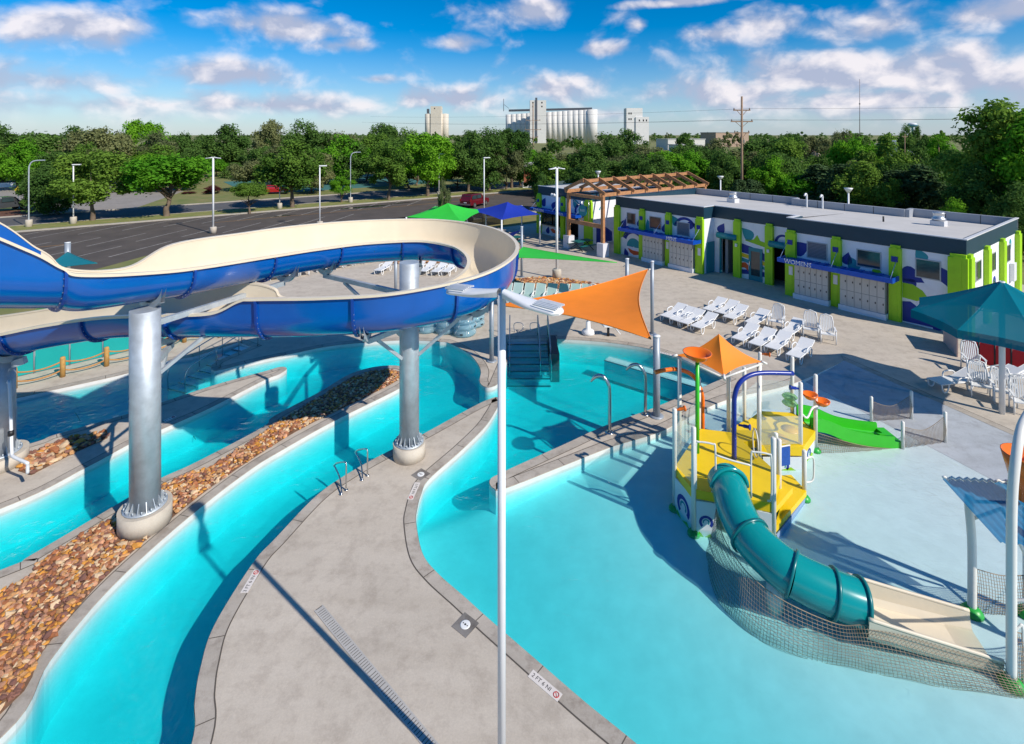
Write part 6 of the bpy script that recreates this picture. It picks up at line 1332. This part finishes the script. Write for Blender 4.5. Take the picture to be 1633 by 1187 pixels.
for (x, Y, yt, w, lf, kd) in ((5, 105, 196, 110, 2, 'round'), (62, 112, 193, 120, 2, 'flat'), (115, 118, 200, 80, 2, 'round'), (158, 108, 188, 110, 3, 'round'), (226, 118, 189, 80, 1, 'round'), (255, 112, 210, 80, 3, 'round'), (292, 125, 196, 60, 2, 'round'), (356, 135, 197, 95, 2, 'round'), (330, 150, 215, 70, 0, 'round'), (432, 120, 189, 64, 3, 'round'),
        (490, 125, 192, 90, 2, 'round'), (535, 130, 195, 80, 3, 'round'), (548, 100, 214, 96, 1, 'round'), (600, 118, 200, 70, 0, 'round'), (612, 135, 195, 66, 2, 'round'), (655, 112, 205, 80, 0, 'round'), (706, 120, 212, 70, 1, 'round'), (745, 150, 207, 50, 2, 'round'), (345, 118, 248, 44, 1, 'flat'), (420, 108, 232, 60, 2, 'round'), (400, 128, 240, 60, 2, 'round'),
        (862, 98, 228, 60, 2, 'round'), (885, 84, 252, 70, 2, 'round'), (905, 92, 232, 80, 3, 'round'), (940, 86, 228, 90, 2, 'flat'), (965, 110, 212, 70, 2, 'round'), (990, 88, 234, 86, 3, 'round'), (1000, 125, 205, 80, 2, 'round'), (1040, 100, 222, 90, 3, 'round'), (1062, 78, 240, 110, 1, 'flat'), (1110, 76, 240, 100, 1, 'round'), (1098, 118, 215, 66, 2, 'round'),
        (1150, 90, 220, 90, 3, 'round'), (1215, 100, 207, 110, 2, 'flat'), (1255, 84, 218, 96, 0, 'round'), (1228, 66, 250, 80, 1, 'round'), (1200, 62, 286, 56, 4, 'cone'), (1180, 60, 284, 40, 4, 'cone'), (1262, 125, 200, 56, 2, 'round'), (1300, 100, 215, 60, 3, 'round'), (1340, 110, 208, 60, 3, 'round'), (1365, 74, 194, 84, 1, 'round'), (1402, 68, 212, 100, 0, 'round'), (1440, 64, 245, 90, 2, 'round'),
        (1305, 62, 262, 86, 4, 'cone'), (1340, 58, 258, 70, 4, 'cone'), (1275, 64, 262, 90, 1, 'round'), (1380, 56, 255, 110, 0, 'round'), (1470, 54, 262, 100, 4, 'cone'), (1430, 56, 268, 80, 4, 'cone'), (1500, 110, 215, 60, 1, 'flat'), (1480, 150, 207, 44, 2, 'round'), (1530, 70, 250, 90, 2, 'round'), (1560, 62, 262, 100, 2, 'round')):
    k += 1; rows2.append((x, Y, yt, w, lf, kd, k))
rnd = random.Random(9)
for i in range(34):                                             # infill so that the belt closes behind the verge
    x = -30 + i * 26 + rnd.uniform(-10, 10); Y = rnd.uniform(84, 108)
    if 325 < x < 400: Y = rnd.uniform(135, 150)
    rows2.append((x, Y, rnd.uniform(218, 246), rnd.uniform(60, 96), rnd.choice((0, 2, 2, 3, 1)), 'round', i))
for i in range(30):
    x = 850 + i * 27 + rnd.uniform(-10, 10); rows2.append((x, rnd.uniform(66, 96), rnd.uniform(226, 258), rnd.uniform(60, 100), rnd.choice((0, 2, 3, 2)), 'round', i))
rows2.sort(); cnt = {}
for x, Y, yt, w, lf, kd, kk in rows2:
    leafn = ('mid green', 'bright green', 'dark green', 'olive brown', 'dark conifer', 'purple')[lf]; pos = 'left of the small elevator' if x < 690 else 'below the long elevator' if x < 1000 else 'between mill tower and big pole' if x < 1183 else 'right of the big utility pole'
    key = '%s %s tree %s' % ('tall' if yt < 205 else 'mid-height' if yt < 240 else 'low', leafn, pos); cnt[key] = cnt.get(key, 0) + 1; n_ = cnt[key] - 1
    tree(x, Y, yt, w, lf, key + (', %s from the left' % (ORD[n_] if n_ < 12 else str(n_ + 1) + 'th')), kd, kk, .08, B, 'background_tree')
tree(1598, 46, 156, 190, 0, 'tallest tree with open branches at the right picture edge', 'round', 0, .2, None, 'edge_tree'); tree(1668, 42, 170, 170, 1, 'leafy tree running out of the right picture edge', 'round', 3, .2, None, 'edge_tree'); tree(1570, 44, 262, 130, 2, 'dark tree below the tallest tree at right', 'round', 1, .1, None, 'edge_tree'); tree(1640, 39, 290, 110, 2, 'dark low tree behind the bathhouse corner', 'round', 3, .05, None, 'edge_tree')
tree(1520, 42, 318, 60, 1, 'pale green bush over the back parapet', 'round', 1, .02, None, 'bush'); tree(1325, 44, 316, 34, 1, 'pale green bush beside the short flat-topped lamp', 'round', 2, .02, None, 'bush'); tree(868, 66, 276, 44, 2, 'dark bush by the ticket wing corner', 'round', 1, .02, None, 'bush')
tree(1443, 170, 199, 34, 2, 'dark tree hiding the stem of the water tower', 'round', 1, .05, None, 'background_tree'); tree(1466, 180, 200, 30, 2, 'dark tree just right of the water tower', 'round', 3, .05, None, 'background_tree')
rnd = random.Random(5); D = 'small trees far off toward the horizon'
for i in range(95):
    Y = rnd.uniform(150, 520); x = rnd.uniform(-120, 1760); h = rnd.uniform(7, 13.5)
    if 790 < x < 1045 and Y < 560: h = min(h, 9)
    tree(x, Y, HZ - (h - CAMH) * F / Y, rnd.uniform(7, 12) * F / Y, rnd.choice((0, 2, 2, 3, 2)), 'small distant tree on the horizon', 'round', i, .1, D, 'distant_tree', far=True)
# far wood that reads as one mass
me, _ = FARC[0]; m = MB(); src = [tuple(v.co) for v in me.vertices]; fs = [tuple(p.vertices) for p in me.polygons][:700]
for i in range(170):
    Y = rnd.uniform(620, 1500); X = rnd.uniform(-1.15, 1.2) * Y; s = rnd.uniform(5, 10); hh = rnd.uniform(4, 6.2); b = len(m.v)
    for fcs in fs:
        b = len(m.v)
        for vi in fcs: q = src[vi]; m.v.append((X + q[0] * s * 1.6, Y + q[1] * s, q[2] * hh))
        m.face((b, b + 1, b + 2, b + 3))
tag(m.build('distant_woodland', LEAF[2]), 'band of woodland along the horizon', kind='stuff')
# ------------------------------------------------------------------ silos, houses, masts
SILO = concrete('silo_concrete', (.80, .78, .74), .15); SILD = mat('silo_steel', (.10, .11, .13), .6)
def silo_base(x, Y): q = at(x, 215, Y); return Vector((q.x, q.y, 0))
YS = 590.0; k_ = YS / F
el = thing('grain_elevator', 'long white grain elevator with a row of tall round silos', 'grain elevator', silo_base(880, YS)); eo = tuple(silo_base(880, YS)); topz = CAMH - (178 - HZ) * k_
a, b = at(812, 215, YS + 26), at(944, 215, YS)
for i in range(17):
    c = a.lerp(b, i / 16); tz = CAMH - (lerp(183, 175, i / 16) - HZ) * c.y / F; MB().lathe([(4.1 if i < 16 else 6.2, 0), (4.1 if i < 16 else 6.2, tz), (0, tz + .3)], 18, (c.x, c.y, 0)).build('silo', SILO, el, eo)
MB().beam(tuple(a + Vector((0, 0, CAMH - a.z - 0 + topz - CAMH + 1.2 - a.z * 0))) if False else (a.x, a.y, topz + 2.2), (b.x, b.y, topz + 3.2), 4, 2.4).build('gallery', SILD, el, eo)
c = at(857, 215, YS - 4); hd = MB().b2((c.x - 8.5, c.y - 6, 0), (c.x + 9.5, c.y + 6, CAMH - (161 - HZ) * k_)).build('head_house', SILO, el, eo); MB().b2((c.x - 2.6, c.y - 3, 0), (c.x - .4, c.y - 6.6, CAMH - (157 - HZ) * k_)).build('leg_tower', SILD, hd, eo)
for dz in (160, 166): MB().b2((c.x - 6, c.y - 6.05, CAMH - (dz + 6 - HZ) * k_), (c.x - 4.5, c.y - 6.01, CAMH - (dz + 3.6 - HZ) * k_)).build('window', DARK, hd, eo); MB().b2((c.x + 4, c.y - 6.05, CAMH - (dz + 6 - HZ) * k_), (c.x + 5.5, c.y - 6.01, CAMH - (dz + 3.6 - HZ) * k_)).build('window', DARK, hd, eo)
MB().tube([(c.x - 38, c.y, topz), (c.x - 38, c.y, topz + 14)], .35, 6).build('mast', SILD, el, eo); MB().beam((c.x - 38, c.y, topz + 8), (c.x - 32, c.y, topz + 3), .4, .4).build('spout', SILD, el, eo)
e2 = thing('grain_elevator', 'small cream grain elevator standing alone left of the long one', 'grain elevator', silo_base(696, YS)); eo = tuple(silo_base(696, YS)); c = at(696, 215, YS); CRS = concrete('silo_cream', (.74, .67, .56), .2)
for i in range(4): MB().lathe([(4.0, 0), (4.0, CAMH - (182 - HZ) * k_), (0, CAMH - (181 - HZ) * k_)], 16, (c.x - 9 + i * 6.2, c.y + (i % 2) * 2, 0)).build('silo', CRS, e2, eo)
hd = MB().b2((c.x - 6, c.y - 4.5, 0), (c.x + 6, c.y + 6, CAMH - (170 - HZ) * k_)).build('head_house', CRS, e2, eo); MB().b2((c.x - 2, c.y - 4.55, CAMH - (174.5 - HZ) * k_), (c.x - .8, c.y - 4.51, CAMH - (172.5 - HZ) * k_)).build('window', DARK, hd, eo); MB().b2((c.x - 10.5, c.y - 3, CAMH - (181 - HZ) * k_), (c.x - 8, c.y, CAMH - (174 - HZ) * k_)).build('leg_tower', SILD, e2, eo)
e3 = thing('mill_tower', 'white square mill tower right of the long grain elevator', 'mill tower', silo_base(1013, 520)); eo = tuple(silo_base(1013, 520)); c = at(1010, 215, 520); k3 = 520 / F; WM = concrete('mill_white', (.84, .82, .79), .12)
up_ = MB().b2((c.x - 8, c.y - 5, 0), (c.x + 8, c.y + 7, CAMH - (173 - HZ) * k3)).build('tower', WM, e3, eo); lw = MB().b2((c.x + 1, c.y - 6, 0), (c.x + 14, c.y + 5, CAMH - (187 - HZ) * k3)).build('annex', WM, e3, eo)
for y_ in (180, 189):
    for dx in (-6, -4): MB().b2((c.x + dx, c.y - 5.06, CAMH - (y_ + 3 - HZ) * k3), (c.x + dx + 1.2, c.y - 5.01, CAMH - (y_ - HZ) * k3)).build('window', DARK, up_, eo)
for dx in (4, 8, 11): MB().b2((c.x + dx, c.y - 6.06, CAMH - (194 - HZ) * k3), (c.x + dx + 1.2, c.y - 6.01, CAMH - (191 - HZ) * k3)).build('window', DARK, lw, eo)
for (x, Y, w, h, dp, c_, rc, lab, flat) in ((1085, 330, 26, 6.5, 14, (.62, .60, .56), (.55, .54, .52), 'long white warehouse among the trees right of the mill tower', True), (1092, 250, 12, 4.5, 9, (.66, .65, .62), (.5, .5, .5), 'low white shed in front of the long warehouse', True), (1155, 420, 30, 11, 20, (.42, .30, .22), (.3, .28, .27), 'tan brick block on the horizon left of the utility pole', True), (1445, 260, 22, 7, 14, (.64, .60, .52), (.42, .45, .50), 'cream gabled hall below the water tower', False),
        (1430, 175, 16, 4.2, 10, (.35, .27, .22), (.36, .40, .46), 'low building with a blue grey roof at right', False), (1458, 76, 6.2, 4.6, 7, (.50, .43, .34), (.30, .20, .14), 'small tan house with a brown roof behind the trees', False), (1500, 125, 12, 4, 9, (.4, .38, .36), (.28, .26, .25), 'house with a grey roof behind the wooden pole', False), (875, 120, 9, 4.2, 8, (.55, .50, .44), (.10, .11, .13), 'house with a dark roof beside the brick pillar', False),
        (932, 74, 8, 3.2, 7, (.3, .33, .3), (.14, .19, .15), 'green-roofed shelter behind the ticket wing', False), (40, 120, 14, 3.6, 9, (.52, .38, .33), (.4, .36, .34), 'pinkish low house at the far left behind the trees', False), (322, 165, 10, 4.4, 8, (.5, .48, .44), (.36, .33, .30), 'pale house deep among the left trees', False), (1310, 190, 12, 5, 9, (.55, .42, .36), (.40, .26, .2), 'pinkish house among the bare trees behind the conifer', False)):
    p = at(x, 215, Y); t = thing('house' if not flat else 'warehouse', lab, 'building', (p.x, p.y, 0), .25); wm_ = mat('wall_%d' % x, c_, .8, var=.06, scale=1); rm_ = mat('roof_%d' % x, rc, .7, var=.1, scale=1); wl = MB().b2((-w / 2, -dp / 2, 0), (w / 2, dp / 2, h * (.68 if not flat else 1))).build('wall', wm_, t)
    if flat: MB().b2((-w / 2 - .3, -dp / 2 - .3, h), (w / 2 + .3, dp / 2 + .3, h + .4)).build('roof', rm_, t)
    else:
        m = MB(); e = .5; z = h * .68; m.v = [(-w / 2 - e, -dp / 2 - e, z), (w / 2 + e, -dp / 2 - e, z), (w / 2 + e, dp / 2 + e, z), (-w / 2 - e, dp / 2 + e, z), (-w / 2 + dp * .25, 0, h), (w / 2 - dp * .25, 0, h)]; m.face((0, 1, 5, 4)); m.face((2, 3, 4, 5)); m.face((1, 2, 5)); m.face((3, 0, 4)); m.face((3, 2, 1, 0)); m.build('roof', rm_, t)
    for i in range(3):
        xx = lerp(-w * .35, w * .35, i / 2); f_ = MB().b2((xx - .6, -dp / 2 - .03, h * .25), (xx + .6, -dp / 2 + .02, h * .5)).build('window', MATS['window_frame'], t); MB().b2((xx - .5, -dp / 2 - .045, h * .25 + .1), (xx + .5, -dp / 2 - .031, h * .5 - .1)).build('pane', GLASS, f_)
POLEM = mat('pole_timber', (.30, .20, .13), .9, var=.2, scale=4)
def upole(x, Y, yt, arms, lab, r=.16):
    p = at(x, 215, Y); h = CAMH - (yt - HZ) * Y / F; t = thing('utility_pole', lab, 'utility pole', (p.x, p.y, 0), 0, 'timber utility poles'); MB().tube([(0, 0, 0), (0, 0, h)], [r, r * .7], 10).build('pole', POLEM, t)
    for (yy, wd) in arms:
        z = CAMH - (yy - HZ) * Y / F; MB().beam((-wd, 0, z), (wd, 0, z), .12, .14).build('cross_arm', POLEM, t)
        for s in (-1, 1): MB().beam((s * wd * .6, 0, z - .02), (0, 0, z - .7), .05, .05).build('arm_brace', POLEM, t); MB().lathe([(.06, 0), (.09, .08), (.05, .2), (0, .22)], 8, (s * wd * .92, 0, z + .07)).build('insulator', mat('insulator', (.25, .2, .18), .3), t)
    return t
upole(1183, 62, 154, ((176, 1.0), (194, 1.3), (212, .9)), 'tall timber utility pole with three cross arms behind the roof'); upole(850, 140, 165, ((192, 2.0), (207, 2.2), (219, 1.4)), 'utility pole with cross arms in front of the long elevator', .2); upole(1497, 110, 219, ((222, .6),), 'plain timber pole beside the edge tree', .14); upole(1443, 150, 214, ((218, .8),), 'thin far timber pole left of the edge tree', .14); upole(416, 150, 228, (), 'bare pale pole among the left trees', .15); upole(1300, 160, 221, (), 'bare thin pole above the bare trees', .12)
wr = mat('wire', (.03, .03, .035), .6)
for (z, off, lab) in ((194, -1.2, 'overhead power wire, left lower strand'), (194, 1.2, 'overhead power wire, right lower strand'), (176, .9, 'overhead power wire, top strand')):
    zz = CAMH - (z - HZ) * 62 / F + .2; a = at(1183, 215, 62); pts = []
    for s in range(-14, 15):
        u = s / 14; pts.append((a.x + off + u * 62, a.y - u * 10 if u > 0 else a.y - u * 62, zz + 2.0 * (u * u) - .8 * abs(u)))
    tag(MB().tube(pts, .011, 4).build('power_line', wr), lab, 'power line', 'power lines')
mt = thing('radio_mast', 'thin red and white radio mast on the horizon', 'radio mast', at(1371, 215, 800) * 1); mt.location.z = 0; MB().tube([(0, 0, 0), (0, 0, 95)], [.55, .35], 6).build('mast', mat('mast_grey', (.3, .26, .26), .6), mt); MB().tube([(0, 0, 56), (0, 0, 58)], 1.0, 8).build('antenna_ring', mat('mast_grey', (0, 0, 0)), mt)
wt = thing('water_tower', 'small white water tower with a blue band on the horizon', 'water tower', at(1455, 215, 900)); wt.location.z = 0; MB().lathe([(1.6, 0), (1.4, 22), (5.5, 23.6), (7.4, 25.6), (7.4, 26.4)], 20).build('shaft', mat('tower_blue', (.12, .35, .5), .5), wt); MB().lathe([(7.4, 26.4), (6.2, 28.6), (3, 29.8), (0, 30)], 20).build('tank', WPAINT, wt)
bp_ = thing('brick_pillar', 'red brick gate pillar with white cap by the street', 'pillar', at(842, 215, 93)); bp_.location.z = 0; hz_ = CAMH - (259 - HZ) * 93 / F
MB().b2((-.75, -.75, .9), (.75, .75, hz_ - .7)).build('shaft', BRICK, bp_); MB().b2((-.95, -.95, 0), (.95, .95, .9)).build('base', WPAINT, bp_); MB().b2((-1.0, -1.0, hz_ - .7), (1.0, 1.0, hz_)).build('cap', WPAINT, bp_)
for (x, yb, lab) in ((29, 333, 'yellow diamond road sign at the left'), (1164, 300, 'small yellow sign behind the bathhouse roof')):
    Y = YB(yb) if x < 100 else 62; p = at(x, 215, Y); sg = thing('road_sign', lab, 'sign', (p.x, p.y, 0), 0); MB().tube([(0, 0, 0), (0, 0, 2.4)], .035, 6).build('post', GALV, sg); MB().box((0, -.05, 2.4), (.62, .02, .62), 0, R(45)).build('plate', MYEL, sg)
tag(MB().b2((-1.2, -.05, .2), (1.2, .05, 1.0)).build('notice_board', WPAINT, loc=at(11, 215, 92) - Vector((0, 0, CAMH)), rot=(0, 0, .4)), 'small white notice board on the far left lawn', 'sign'); bpy.data.objects['notice_board'].location.z = 0
